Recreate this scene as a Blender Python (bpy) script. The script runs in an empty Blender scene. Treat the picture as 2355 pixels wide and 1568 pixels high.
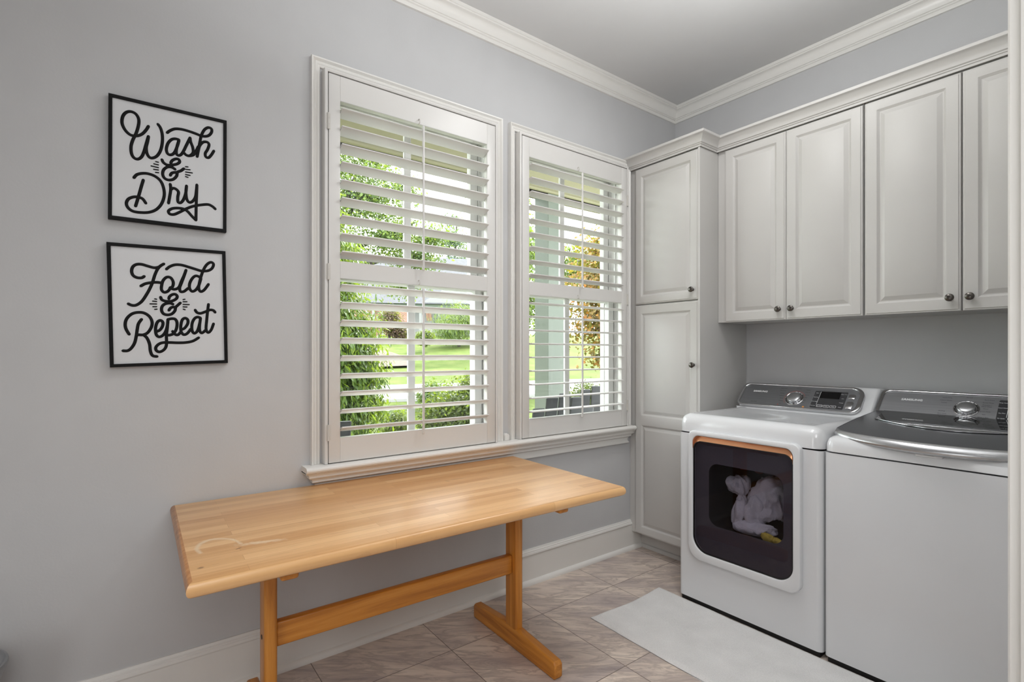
import bpy, bmesh, math, random
import numpy as np
from mathutils import Vector, Matrix
PI = math.pi
R = math.radians
SC = bpy.context.scene
COL = SC.collection

# ------------------------------------------------------------------ camera, world, sun, area lights, exposure
cam_d = bpy.data.cameras.new('camera')
cam_d.sensor_width = 36.0
cam_d.lens = 18.045
cam_d.shift_y = 0.01142
cam_d.clip_start = 0.02
cam_d.clip_end = 300
cam = bpy.data.objects.new('camera', cam_d)
cam.location = (2.225, -3.129, 1.28)
cam.rotation_euler = (R(90), 0, R(53.02))
COL.objects.link(cam)
SC.camera = cam

SC.view_settings.view_transform = 'Standard'
SC.view_settings.look = 'None'
SC.view_settings.gamma = 1.0
SC.view_settings.exposure = 0.0
SC.view_settings.use_curve_mapping = False
SC.cycles.use_denoising = True
SC.cycles.max_bounces = 10
SC.cycles.diffuse_bounces = 5
SC.cycles.transparent_max_bounces = 16
SC.cycles.sample_clamp_indirect = 6.0
SC.cycles.caustics_reflective = False
SC.cycles.caustics_refractive = False

world = bpy.data.worlds.new('world')
SC.world = world
world.use_nodes = True
wn = world.node_tree.nodes
wn['Background'].inputs['Color'].default_value = (0.93, 0.97, 1.0, 1)
wn['Background'].inputs['Strength'].default_value = 10.0

def light(name, kind, loc, rot, energy, color=(1, 1, 1), **kw):
    d = bpy.data.lights.new(name, kind)
    d.energy = energy
    d.color = color
    for k, v in kw.items():
        setattr(d, k, v)
    o = bpy.data.objects.new(name, d)
    o.location = loc
    o.rotation_euler = rot
    COL.objects.link(o)
    return o

def aim(v):
    return Vector(v).to_track_quat('-Z', 'Y').to_euler()

light('sun', 'SUN', (-10, 10, 20), aim((0.30, -0.75, -0.95)), 15.0, (1.0, 0.96, 0.88), angle=R(0.6))
light('ceiling_lamp_light', 'AREA', (1.0, -1.25, 2.87), (0, 0, 0), 9.5, (1.0, 1.0, 1.0), shape='DISK', size=0.34)
light('table_fill', 'AREA', (1.0, -2.0, 2.97), (0, 0, 0), 3.2, (1.0, 1.0, 1.0), shape='DISK', size=0.5, spread=R(110))  # added fill to lift table, floor and baseboard; no fixture here
light('hall_fill', 'AREA', (2.9, -3.3, 2.1), aim((-0.75, 0.85, -1.0)), 29.0, (0.985, 0.995, 1.0), shape='RECTANGLE', size=1.3, size_y=1.3)  # added soft fill from the doorway side, not a hall fixture
light('bounce_fill', 'AREA', (1.45, -2.2, 2.3), aim((0.0, 0.15, 1.0)), 24.0, (0.98, 0.995, 1.0), shape='RECTANGLE', size=0.9, size_y=0.9)  # added upward fill, stands in for light bounced off the ceiling
light('corner_fill', 'AREA', (1.35, -1.35, 2.5), aim((0.0, 0.25, 1.0)), 6.5, (0.98, 0.995, 1.0), shape='RECTANGLE', size=0.7, size_y=0.7)  # second added upward fill, brightens ceiling and wall above the cabinets
light('rear_fill', 'AREA', (1.7, -4.4, 0.8), aim((0.0, 1.0, -0.2)), 8.0, (0.985, 0.995, 1.0), shape='RECTANGLE', size=0.7, size_y=1.2)

# ------------------------------------------------------------------ materials
def lin(c):
    return tuple(((x / 255) / 12.92 if x / 255 <= 0.04045 else ((x / 255 + 0.055) / 1.055) ** 2.4) for x in c) + (1.0,)

class NT:
    def __init__(s, name):
        s.m = bpy.data.materials.new(name)
        s.m.use_nodes = True
        s.t = s.m.node_tree
        s.t.nodes.clear()
        s.out = s.n('ShaderNodeOutputMaterial')
    def n(s, kind, **kw):
        nd = s.t.nodes.new(kind)
        for k, v in kw.items():
            if k.startswith('i_'):
                nd.inputs[k[2:].replace('_', ' ')].default_value = v
            else:
                setattr(nd, k, v)
        return nd
    def l(s, a, b):
        s.t.links.new(a, b)
    def co(s, scale=(1, 1, 1), rot=(0, 0, 0), loc=(0, 0, 0)):
        tc = s.n('ShaderNodeTexCoord')
        mp = s.n('ShaderNodeMapping')
        mp.inputs['Scale'].default_value = scale
        mp.inputs['Rotation'].default_value = rot
        mp.inputs['Location'].default_value = loc
        s.l(tc.outputs['Object'], mp.inputs['Vector'])
        return mp.outputs['Vector']
    def noise(s, vec, scale, detail=3, rough=0.5, dist=0.0):
        nz = s.n('ShaderNodeTexNoise')
        nz.inputs['Scale'].default_value = scale
        nz.inputs['Detail'].default_value = detail
        nz.inputs['Roughness'].default_value = rough
        nz.inputs['Distortion'].default_value = dist
        s.l(vec, nz.inputs['Vector'])
        return nz.outputs['Fac']
    def ramp(s, fac, stops):
        r = s.n('ShaderNodeValToRGB')
        while len(r.color_ramp.elements) < len(stops):
            r.color_ramp.elements.new(0.5)
        for e, (p, c) in zip(r.color_ramp.elements, stops):
            e.position = p
            e.color = c if len(c) == 4 else lin(c)
        s.l(fac, r.inputs['Fac'])
        return r.outputs['Color']
    def math(s, op, a, b=0.0, c=0.0):
        m = s.n('ShaderNodeMath', operation=op)
        for i, v in enumerate((a, b, c)):
            if hasattr(v, 'node'):
                s.l(v, m.inputs[i])
            else:
                m.inputs[i].default_value = v
        return m.outputs[0]
    def mix(s, fac, a, b, mode='MIX'):
        m = s.n('ShaderNodeMix', data_type='RGBA', blend_type=mode)
        for sock, v in ((m.inputs[0], fac), (m.inputs[6], a), (m.inputs[7], b)):
            if hasattr(v, 'node'):
                s.l(v, sock)
            else:
                sock.default_value = v
        return m.outputs[2]
    def bump(s, h, strength=0.2, dist=0.01):
        b = s.n('ShaderNodeBump')
        b.inputs['Strength'].default_value = strength
        b.inputs['Distance'].default_value = dist
        s.l(h, b.inputs['Height'])
        return b.outputs['Normal']
    def bsdf(s, color, rough=0.5, metal=0.0, normal=None, spec=0.5, coat=0.0, **kw):
        p = s.n('ShaderNodeBsdfPrincipled')
        for sock, v in (('Base Color', color), ('Roughness', rough), ('Metallic', metal), ('Specular IOR Level', spec), ('Coat Weight', coat)):
            if hasattr(v, 'node'):
                s.l(v, p.inputs[sock])
            else:
                p.inputs[sock].default_value = v
        if normal is not None:
            s.l(normal, p.inputs['Normal'])
        for k, v in kw.items():
            p.inputs[k.replace('_', ' ')].default_value = v
        s.l(p.outputs[0], s.out.inputs['Surface'])
        return p

def plain(name, c, rough=0.5, metal=0.0, var=0.02, bump=0.0, bscale=200, **kw):
    t = NT(name)
    v = t.co()
    nz = t.noise(v, 6.0, 3)
    c0 = lin(c)
    a = tuple(x * (1 - var) for x in c0[:3]) + (1,)
    b = tuple(min(1, x * (1 + var)) for x in c0[:3]) + (1,)
    colr = t.ramp(nz, [(0.3, a), (0.7, b)])
    nm = t.bump(t.noise(v, bscale, 2), bump, 0.002) if bump else None
    t.bsdf(colr, rough, metal, nm, **kw)
    return t.m

M = {}
M['wall'] = plain('wall_paint', (190, 190, 191), 0.6, var=0.015, bump=0.12, bscale=120, spec=0.3)
M['ceiling'] = plain('ceiling_paint', (202, 202, 202), 0.8, var=0.01, bump=0.1, bscale=90, spec=0.2)
M['trim'] = plain('trim_paint', (221, 219, 215), 0.32, var=0.01)
M['cab'] = plain('cabinet_paint', (189, 187, 184), 0.44, var=0.012, spec=0.38)
M['shutter'] = plain('shutter_paint', (211, 209, 206), 0.35, var=0.008)
M['vinyl'] = plain('window_vinyl', (214, 213, 211), 0.4, var=0.01)
M['enamel'] = plain('white_enamel', (212, 213, 215), 0.16, var=0.006, coat=0.4)
M['black_rubber'] = plain('black_plastic', (22, 21, 22), 0.55, var=0.1)
M['chrome'] = plain('chrome', (205, 205, 207), 0.13, 1.0, var=0.02)
M['knob_metal'] = plain('knob_pewter', (92, 88, 84), 0.28, 1.0, var=0.15)
M['hinge'] = plain('painted_hinge', (200, 197, 191), 0.35, 0.0)
M['copper'] = plain('copper_handle', (222, 160, 118), 0.28, 0.6, var=0.03)
M['sign_white'] = plain('sign_white', (205, 206, 208), 0.5, var=0.02)
M['sign_black'] = plain('sign_black', (9, 9, 10), 0.6, var=0.3, bump=0.3, bscale=400, spec=0.2)
M['steel'] = plain('brushed_bin_steel', (170, 171, 173), 0.3, 1.0, var=0.04)
M['print_dark'] = plain('dark_print', (38, 38, 40), 0.6)
M['print_light'] = plain('light_print', (226, 226, 228), 0.5)
M['print_red'] = plain('red_print', (190, 84, 72), 0.5)
M['print_orange'] = plain('orange_print', (226, 150, 70), 0.5)
M['print_blue'] = plain('blue_print', (70, 120, 190), 0.5)
M['display'] = plain('display_black', (12, 12, 13), 0.12)
M['display_grey'] = plain('display_grey', (56, 56, 58), 0.2)
M['liner'] = plain('door_liner_grey', (96, 93, 99), 0.45, var=0.05)
M['drum'] = plain('drum_steel', (70, 70, 74), 0.5, 0.2, var=0.1)
M['sage'] = plain('porch_column_paint', (79, 85, 74), 0.6, var=0.02)
M['soffit'] = plain('porch_beam_paint', (111, 107, 80), 0.7, var=0.03)
M['ext_wall'] = plain('siding_paint', (113, 113, 111), 0.7, var=0.03)
M['porch_floor'] = plain('porch_concrete', (205, 202, 196), 0.8, var=0.1)
M['drive'] = plain('driveway_concrete', (133, 132, 129), 0.85, var=0.05)
M['mulch'] = plain('mulch_bed', (64, 48, 36), 0.9, var=0.5, bump=0.8, bscale=30)
M['black_poly'] = plain('black_chair_plastic', (13, 14, 15), 0.4, var=0.15)
M['roof'] = plain('roof_shingle', (66, 66, 70), 0.85, var=0.15, bump=0.6, bscale=12)
M['green_fascia'] = plain('sage_fascia', (88, 98, 84), 0.7)
M['win_dark'] = plain('house_window_glass', (50, 56, 60), 0.1)
M['bark'] = plain('tree_bark', (48, 41, 36), 0.85, var=0.3, bump=0.8, bscale=20)
M['flag'] = plain('striped_flag', (104, 75, 60), 0.8, var=0.2)
M['hall_wall'] = plain('hall_paint', (196, 196, 194), 0.7, var=0.02)
M['lens'] = plain('lamp_diffuser', (240, 238, 232), 0.4)

def m_brushed(name, c, rough=0.3, metal=0.75, ax=(4, 400, 400)):
    t = NT(name)
    v = t.co(ax)
    nz = t.noise(v, 1.0, 4, 0.6)
    c0 = lin(c)
    colr = t.ramp(nz, [(0.25, tuple(x * 0.86 for x in c0[:3]) + (1,)), (0.75, tuple(min(1, x * 1.12) for x in c0[:3]) + (1,))])
    t.bsdf(colr, rough, metal)
    return t.m
M['console_grey'] = m_brushed('console_grey', (134, 135, 138), 0.34, 0.8)
M['console_light'] = m_brushed('console_silver', (168, 169, 172), 0.3, 0.85)
M['lid_grey'] = m_brushed('lid_graphite', (112, 113, 117), 0.24, 0.8)
M['lid_lip'] = m_brushed('lid_lip_steel', (188, 189, 191), 0.26, 0.85)
M['dial_metal'] = m_brushed('dial_steel', (184, 185, 187), 0.24, 0.9)
M['lid_glass'] = plain('lid_dark_glass', (30, 31, 33), 0.04, var=0.02, coat=1.0)

def m_glass(name, tint=(1, 1, 1, 1), gloss=0.06, refl=1.0):
    t = NT(name)
    tr = t.n('ShaderNodeBsdfTransparent')
    tr.inputs['Color'].default_value = tint
    gl = t.n('ShaderNodeBsdfGlossy')
    gl.inputs['Roughness'].default_value = 0.02
    fr = t.n('ShaderNodeFresnel')
    fr.inputs['IOR'].default_value = 1.45
    geo = t.n('ShaderNodeNewGeometry')
    front = t.math('SUBTRACT', 1.0, geo.outputs['Backfacing'])
    fac = t.math('MULTIPLY', t.math('ADD', t.math('MULTIPLY', fr.outputs[0], refl), gloss), front)
    mx = t.n('ShaderNodeMixShader')
    t.l(fac, mx.inputs[0])
    t.l(tr.outputs[0], mx.inputs[1])
    t.l(gl.outputs[0], mx.inputs[2])
    t.l(mx.outputs[0], t.out.inputs['Surface'])
    return t.m
M['glass'] = m_glass('window_glass', (0.96, 0.98, 0.97, 1), 0.0)
M['smoke_glass'] = m_glass('smoked_glass', (0.70, 0.685, 0.72, 1), 0.015, 0.8)

def m_wood_top():
    t = NT('butcher_block_maple')
    v = t.co((1, 1, 1))
    br = t.n('ShaderNodeTexBrick')
    br.offset = 0.37
    br.inputs['Scale'].default_value = 1.0
    br.inputs['Brick Width'].default_value = 0.62
    br.inputs['Row Height'].default_value = 0.0385
    br.inputs['Mortar Size'].default_value = 0.0006
    br.inputs['Mortar Smooth'].default_value = 0.6
    br.inputs['Bias'].default_value = 0.0
    br.inputs['Color1'].default_value = lin((238, 192, 138))
    br.inputs['Color2'].default_value = lin((198, 140, 82))
    br.inputs['Mortar'].default_value = lin((172, 122, 72))
    # table runs along y: swap axes
    sp = t.n('ShaderNodeSeparateXYZ')
    t.l(v, sp.inputs[0])
    cb = t.n('ShaderNodeCombineXYZ')
    t.l(sp.outputs[1], cb.inputs[0])
    t.l(sp.outputs[0], cb.inputs[1])
    t.l(cb.outputs[0], br.inputs['Vector'])
    g = t.noise(t.co((70, 2.0, 70)), 1.0, 5, 0.62, 0.05)
    c1 = t.mix(0.36, br.outputs['Color'], t.ramp(g, [(0.25, (186, 134, 80)), (0.5, (216, 168, 112)), (0.8, (232, 192, 140))]), 'MIX')
    fig = t.noise(t.co((70, 9, 16)), 1.0, 2, 0.5, 0.0)
    c2 = t.mix(t.math('MULTIPLY', t.math('GREATER_THAN', fig, 0.64), 0.10), c1, lin((140, 86, 40)))
    # pale water stain arc and a few dark nicks, each a mark with its own outline
    nz = t.noise(v, 14.0, 3, 0.6)
    nz2 = t.noise(v, 45.0, 3, 0.6)
    def ell(cx, cy, rx, ry, ang=0.0):
        mp = t.n('ShaderNodeMapping', vector_type='TEXTURE')
        mp.inputs['Location'].default_value = (cx, cy, 0)
        mp.inputs['Rotation'].default_value = (0, 0, ang)
        mp.inputs['Scale'].default_value = (rx, ry, 1000)
        t.l(v, mp.inputs['Vector'])
        vl = t.n('ShaderNodeVectorMath', operation='LENGTH')
        t.l(mp.outputs[0], vl.inputs[0])
        return vl.outputs['Value'], mp.outputs[0]
    d1, q1 = ell(0.165, -0.665, 0.078, 0.052, 0.15)
    dd = t.math('ADD', d1, t.math('MULTIPLY', t.math('SUBTRACT', nz, 0.5), 0.35))
    ring = t.math('SUBTRACT', 1.0, t.math('MULTIPLY', t.math('ABSOLUTE', t.math('SUBTRACT', dd, 1.0)), 7.0))
    s2 = t.n('ShaderNodeSeparateXYZ')
    t.l(q1, s2.inputs[0])
    half = t.math('LESS_THAN', s2.outputs[0], 0.25)
    ring = t.math('MULTIPLY', t.math('MAXIMUM', ring, 0.0), half)
    d2, q2 = ell(0.196, -0.560, 0.016, 0.080, -0.22)
    blob = t.math('MAXIMUM', t.math('SUBTRACT', 1.0, t.math('ADD', d2, t.math('MULTIPLY', t.math('SUBTRACT', nz2, 0.5), 1.6))), 0.0)
    st = t.math('MINIMUM', t.math('ADD', t.math('MULTIPLY', ring, 0.9), t.math('MULTIPLY', blob, 1.0)), 0.75)
    c3 = t.mix(st, c2, lin((232, 206, 170)))
    for (cx, cy, rx, ry, a) in ((-0.115, 0.22, 0.016, 0.004, 0.5), (-0.12, 0.275, 0.003, 0.04, -0.35), (0.21, -0.62, 0.004, 0.012, 0.5), (0.30, -0.72, 0.008, 0.01, 0.3)):
        d3, _ = ell(cx, cy, rx, ry, a)
        bb = t.math('MAXIMUM', t.math('SUBTRACT', 1.0, t.math('ADD', d3, t.math('MULTIPLY', t.math('SUBTRACT', nz2, 0.5), 0.9))), 0.0)
        c3 = t.mix(t.math('MINIMUM', t.math('MULTIPLY', bb, 1.2), 0.6), c3, lin((96, 56, 26)))
    t.bsdf(c3, t.math('ADD', 0.27, t.math('MULTIPLY', nz, 0.06)), 0.0, None, spec=0.6, coat=0.15, Coat_Roughness=0.28)
    return t.m
M['wood_top'] = m_wood_top()

def m_wood(name, axis, a=(158, 94, 30), b=(194, 126, 48), c=(212, 148, 68)):
    t = NT(name)
    sc = {0: (2.5, 45, 45), 1: (45, 2.5, 45), 2: (45, 45, 2.5)}[axis]
    g = t.noise(t.co(sc), 1.0, 5, 0.6, 0.6)
    colr = t.ramp(g, [(0.25, a), (0.52, b), (0.8, c)])
    t.bsdf(colr, 0.33, 0.0, None)
    return t.m
M['wood_end'] = m_wood('maple_end_grain', 1, (150, 98, 60), (184, 130, 84), (206, 156, 108))
M['wood_x'] = m_wood('maple_leg_x', 0)
M['wood_y'] = m_wood('maple_leg_y', 1)
M['wood_z'] = m_wood('maple_leg_z', 2)

def m_tile():
    t = NT('slate_look_tile')
    v = t.co()
    mp = t.n('ShaderNodeMapping')
    mp.inputs['Location'].default_value = (-0.305 + 0.523, 0.475 + 5.11, 0)
    t.l(v, mp.inputs['Vector'])
    br = t.n('ShaderNodeTexBrick')
    br.offset = 0.0
    br.squash = 1.0
    br.inputs['Scale'].default_value = 1.0
    br.inputs['Brick Width'].default_value = 0.523
    br.inputs['Row Height'].default_value = 0.511
    br.inputs['Mortar Size'].default_value = 0.0016
    br.inputs['Mortar Smooth'].default_value = 0.1
    br.inputs['Color1'].default_value = (0, 0, 0, 1)
    br.inputs['Color2'].default_value = (1, 1, 1, 1)
    t.l(mp.outputs[0], br.inputs['Vector'])
    # veins run across the tiles at about 50 degrees
    rot = t.n('ShaderNodeMapping')
    rot.inputs['Rotation'].default_value = (0, 0, R(-52))
    t.l(v, rot.inputs['Vector'])
    off = t.n('ShaderNodeVectorMath', operation='MULTIPLY_ADD')
    t.l(br.outputs['Color'], off.inputs[0])
    off.inputs[1].default_value = (3.7, 5.1, 0)
    t.l(rot.outputs[0], off.inputs[2])
    st = t.n('ShaderNodeMapping')
    st.inputs['Scale'].default_value = (2.2, 9.0, 1)
    t.l(off.outputs[0], st.inputs['Vector'])
    n1 = t.noise(st.outputs[0], 1.0, 8, 0.6, 0.5)
    n2 = t.noise(st.outputs[0], 1.7, 7, 0.62, 0.9)
    n3 = t.noise(off.outputs[0], 90.0, 4, 0.7)
    base = t.ramp(n1, [(0.25, (156, 145, 143)), (0.42, (192, 178, 170)), (0.56, (216, 201, 188)), (0.72, (236, 223, 209))])
    vein = t.math('SUBTRACT', 1.0, t.math('MULTIPLY', t.math('ABSOLUTE', t.math('SUBTRACT', n2, 0.5)), 16.0))
    vein = t.math('MULTIPLY', t.math('MAXIMUM', vein, 0.0), t.math('MULTIPLY', n1, 0.8))
    c1 = t.mix(vein, base, lin((118, 106, 104)))
    c2 = t.mix(t.math('MULTIPLY', t.math('GREATER_THAN', n3, 0.62), 0.22), c1, lin((214, 200, 184)))
    tone = t.mix(t.math('MULTIPLY', br.outputs['Color'], 0.10), c2, lin((110, 100, 100)))
    c3 = t.mix(br.outputs['Fac'], tone, lin((104, 92, 84)))
    h = t.math('SUBTRACT', t.math('MULTIPLY', n2, 0.4), br.outputs['Fac'])
    t.bsdf(c3, t.math('ADD', 0.3, t.math('MULTIPLY', n3, 0.2)), 0.0, t.bump(h, 0.25, 0.002), spec=0.45)
    return t.m
M['tile'] = m_tile()

def m_fabric(name, c, scale=260, var=0.1, bump=0.9, dist=0.004):
    t = NT(name)
    v = t.co()
    n1 = t.noise(v, scale, 3, 0.7)
    n2 = t.noise(v, 9, 3, 0.5)
    c0 = lin(c)
    colr = t.ramp(t.math('ADD', t.math('MULTIPLY', n1, 0.6), t.math('MULTIPLY', n2, 0.4)), [(0.3, tuple(x * (1 - var) for x in c0[:3]) + (1,)), (0.7, tuple(min(1, x * (1 + var)) for x in c0[:3]) + (1,))])
    t.bsdf(colr, 0.95, 0.0, t.bump(n1, bump, dist), spec=0.1)
    return t.m
M['rug'] = m_fabric('white_rug_pile', (222, 221, 220), 220, 0.12)
M['rug_edge'] = m_fabric('rug_backing', (92, 90, 88), 300, 0.3)
M['towel_white'] = m_fabric('white_towel', (244, 245, 250), 150, 0.1)
M['towel_red'] = m_fabric('rust_garment', (150, 80, 66), 120, 0.3)
M['towel_yellow'] = m_fabric('yellow_cloth', (222, 200, 92), 60, 0.35)

def m_leaf(name, dark, mid, light_, scale=9.0, trans=0.32):
    t = NT(name)
    v = t.co()
    n1 = t.noise(v, scale, 4, 0.75)
    colr = t.ramp(n1, [(0.3, dark), (0.5, mid), (0.68, light_)])
    df = t.n('ShaderNodeBsdfPrincipled')
    t.l(colr, df.inputs['Base Color'])
    df.inputs['Roughness'].default_value = 0.45
    df.inputs['Specular IOR Level'].default_value = 0.35
    tl = t.n('ShaderNodeBsdfTranslucent')
    t.l(t.mix(0.5, colr, (0.45, 0.6, 0.04, 1)), tl.inputs['Color'])
    mx = t.n('ShaderNodeMixShader')
    mx.inputs[0].default_value = trans
    t.l(df.outputs[0], mx.inputs[1])
    t.l(tl.outputs[0], mx.inputs[2])
    t.l(mx.outputs[0], t.out.inputs['Surface'])
    return t.m
M['leaf_shrub'] = m_leaf('broad_green_leaf', (25, 46, 8), (51, 75, 11), (88, 102, 23), 5.0)
M['leaf_tree'] = m_leaf('fresh_green_leaf', (35, 55, 23), (61, 82, 35), (93, 103, 56), 4.0)
M['leaf_pine'] = m_leaf('blue_green_needle', (25, 46, 43), (41, 64, 61), (64, 84, 80), 1.0)
M['leaf_willow'] = m_leaf('feathery_leaf', (41, 65, 30), (65, 84, 41), (90, 103, 60), 3.0)
M['leaf_hedge'] = m_leaf('hedge_leaf', (28, 41, 11), (56, 70, 21), (90, 95, 44), 12.0)
M['leaf_maple'] = m_leaf('maple_leaf', (52, 48, 16), (98, 74, 24), (176, 100, 40), 6.0, 0.22)
M['leaf_plum'] = m_leaf('plum_leaf', (48, 31, 30), (75, 51, 46), (93, 70, 59), 5.0)

def m_lawn():
    t = NT('lawn_grass')
    v = t.co()
    n1 = t.noise(v, 1.1, 6, 0.7)
    n2 = t.noise(v, 30, 4, 0.7)
    colr = t.ramp(t.math('ADD', t.math('MULTIPLY', n1, 0.6), t.math('MULTIPLY', n2, 0.4)), [(0.35, (54, 69, 25)), (0.5, (70, 82, 34)), (0.66, (88, 93, 52))])
    t.bsdf(colr, 0.9, 0.0, t.bump(n2, 0.8, 0.03), spec=0.1)
    return t.m
M['lawn'] = m_lawn()

def m_brick():
    t = NT('red_brick')
    br = t.n('ShaderNodeTexBrick')
    br.inputs['Scale'].default_value = 1.0
    br.inputs['Brick Width'].default_value = 0.22
    br.inputs['Row Height'].default_value = 0.075
    br.inputs['Mortar Size'].default_value = 0.008
    br.inputs['Color1'].default_value = lin((132, 84, 66))
    br.inputs['Color2'].default_value = lin((108, 66, 54))
    br.inputs['Mortar'].default_value = lin((170, 156, 142))
    t.l(t.co((1, 1, 1), (R(90), 0, 0)), br.inputs['Vector'])
    t.bsdf(br.outputs['Color'], 0.85)
    return t.m
M['brick'] = m_brick()

# ------------------------------------------------------------------ mesh helpers
class MB:
    def __init__(s):
        s.bm = bmesh.new()
    def quad(s, *ps):
        return s.bm.faces.new([s.bm.verts.new(p) for p in ps])
    def box(s, x0, x1, y0, y1, z0, z1, bev=0.0, seg=2, edges=None):
        vs = [s.bm.verts.new(p) for p in ((x0, y0, z0), (x1, y0, z0), (x1, y1, z0), (x0, y1, z0), (x0, y0, z1), (x1, y0, z1), (x1, y1, z1), (x0, y1, z1))]
        fs = [s.bm.faces.new([vs[i] for i in f]) for f in ((0, 3, 2, 1), (4, 5, 6, 7), (0, 1, 5, 4), (1, 2, 6, 5), (2, 3, 7, 6), (3, 0, 4, 7))]
        if bev > 0:
            es = set(e for f in fs for e in f.edges)
            if edges == 'vert':
                es = [e for e in es if abs(e.verts[0].co.z - e.verts[1].co.z) > 1e-6]
            bmesh.ops.bevel(s.bm, geom=list(es), offset=bev, segments=seg, profile=0.5, affect='EDGES')
        return s
    def prism(s, pts, f, d0, d1, bev=0.0, seg=3, both=True):
        a = [s.bm.verts.new(f(u, v, d0)) for u, v in pts]
        b = [s.bm.verts.new(f(u, v, d1)) for u, v in pts]
        n = len(pts)
        fa = s.bm.faces.new(a[::-1])
        fb = s.bm.faces.new(b)
        for i in range(n):
            j = (i + 1) % n
            s.bm.faces.new((a[i], a[j], b[j], b[i]))
        if bev > 0:
            es = list(fb.edges) + (list(fa.edges) if both else [])
            bmesh.ops.bevel(s.bm, geom=es, offset=bev, segments=seg, profile=0.5, affect='EDGES')
        return s
    def ring(s, outer, inner, f, d0, d1, chamf=0.0):
        n = len(outer)
        def loop(pts, d):
            return [s.bm.verts.new(f(u, v, d)) for u, v in pts]
        cx = sum(p[0] for p in outer) / n
        cy = sum(p[1] for p in outer) / n
        def shrink(pts, k):
            o = []
            for i, (u, v) in enumerate(pts):
                p, q = pts[i - 1], pts[(i + 1) % n]
                tx, ty = q[0] - p[0], q[1] - p[1]
                L = math.hypot(tx, ty) or 1
                nx, ny = -ty / L, tx / L
                if (cx - u) * nx + (cy - v) * ny < 0:
                    nx, ny = -nx, -ny
                o.append((u + nx * k, v + ny * k))
            return o
        loops = [loop(outer, d0)]
        sgn = 1 if d1 > d0 else -1
        if chamf:
            loops += [loop(outer, d1 - sgn * chamf), loop(shrink(outer, chamf * 0.3), d1 - sgn * chamf * 0.3), loop(shrink(outer, chamf), d1), loop(shrink(inner, -chamf), d1), loop(shrink(inner, -chamf * 0.3), d1 - sgn * chamf * 0.3), loop(inner, d1 - sgn * chamf)]
        else:
            loops += [loop(outer, d1), loop(inner, d1)]
        loops += [loop(inner, d0)]
        for k in range(len(loops)):
            A, B = loops[k], loops[(k + 1) % len(loops)]
            for i in range(n):
                j = (i + 1) % n
                s.bm.faces.new((A[i], A[j], B[j], B[i]))
        return s
    def tube(s, pts, r, seg=8, sx=1.0, cap=True):
        pts = [Vector(p) for p in pts]
        rings = []
        prev = None
        for i, p in enumerate(pts):
            t = (pts[min(i + 1, len(pts) - 1)] - pts[max(i - 1, 0)]).normalized()
            up = Vector((0, 0, 1)) if abs(t.z) < 0.9 else Vector((1, 0, 0))
            if prev is not None:
                a = (prev - t * prev.dot(t)).normalized()
            else:
                a = t.cross(up).normalized()
            prev = a
            b = t.cross(a)
            rr = r[i] if isinstance(r, (list, tuple)) else r
            rings.append([s.bm.verts.new(p + a * math.cos(2 * PI * k / seg) * rr + b * math.sin(2 * PI * k / seg) * rr * sx) for k in range(seg)])
        for A, B in zip(rings, rings[1:]):
            for k in range(seg):
                j = (k + 1) % seg
                s.bm.faces.new((A[k], A[j], B[j], B[k]))
        if cap:
            s.bm.faces.new(rings[0][::-1])
            s.bm.faces.new(rings[-1])
        return s
    def lathe(s, prof, f, seg=24, closed=False):
        # prof: (radius, height); f(u, v, h) -> xyz
        rings = []
        for r_, h in prof:
            if r_ < 1e-6:
                rings.append([s.bm.verts.new(f(0, 0, h))])
            else:
                rings.append([s.bm.verts.new(f(r_ * math.cos(2 * PI * k / seg), r_ * math.sin(2 * PI * k / seg), h)) for k in range(seg)])
        for A, B in zip(rings, rings[1:]):
            for k in range(seg):
                j = (k + 1) % seg
                if len(A) == 1 and len(B) == 1:
                    continue
                if len(A) == 1:
                    s.bm.faces.new((A[0], B[j], B[k]))
                elif len(B) == 1:
                    s.bm.faces.new((A[k], A[j], B[0]))
                else:
                    s.bm.faces.new((A[k], A[j], B[j], B[k]))
        return s
    def grid(s, fn, nu, nv):
        g = [[s.bm.verts.new(fn(i / nu, j / nv)) for j in range(nv + 1)] for i in range(nu + 1)]
        for i in range(nu):
            for j in range(nv):
                s.bm.faces.new((g[i][j], g[i + 1][j], g[i + 1][j + 1], g[i][j + 1]))
        return s
    def sweep(s, path, prof, f=None, closed=False, side=1, close_prof=True):
        # path: 2D points; prof: (offset to the side, depth); mitred corners
        f = f or (lambda u, v, d: (u, v, d))
        n = len(path)
        P2 = [Vector(p) for p in path]
        rings = []
        for i in range(n):
            def nrm(a, b):
                d = (b - a).normalized()
                return Vector((-d.y, d.x)) * side
            if closed:
                n1 = nrm(P2[i - 1], P2[i])
                n2 = nrm(P2[i], P2[(i + 1) % n])
            else:
                n1 = nrm(P2[max(i - 1, 0)], P2[max(i - 1, 0) + 1]) if i > 0 else nrm(P2[0], P2[1])
                n2 = nrm(P2[i], P2[i + 1]) if i < n - 1 else n1
            m = (n1 + n2)
            m = m / max(1e-6, m.dot(n1))
            rings.append([s.bm.verts.new(f(P2[i].x + m.x * a, P2[i].y + m.y * a, d)) for a, d in prof])
        pairs = list(zip(rings, rings[1:])) + ([(rings[-1], rings[0])] if closed else [])
        k = len(prof)
        for A, B in pairs:
            for q in range(k if close_prof else k - 1):
                j = (q + 1) % k
                s.bm.faces.new((A[q], A[j], B[j], B[q]))
        if not closed and close_prof:
            s.bm.faces.new(rings[0][::-1])
            s.bm.faces.new(rings[-1])
        return s
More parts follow.
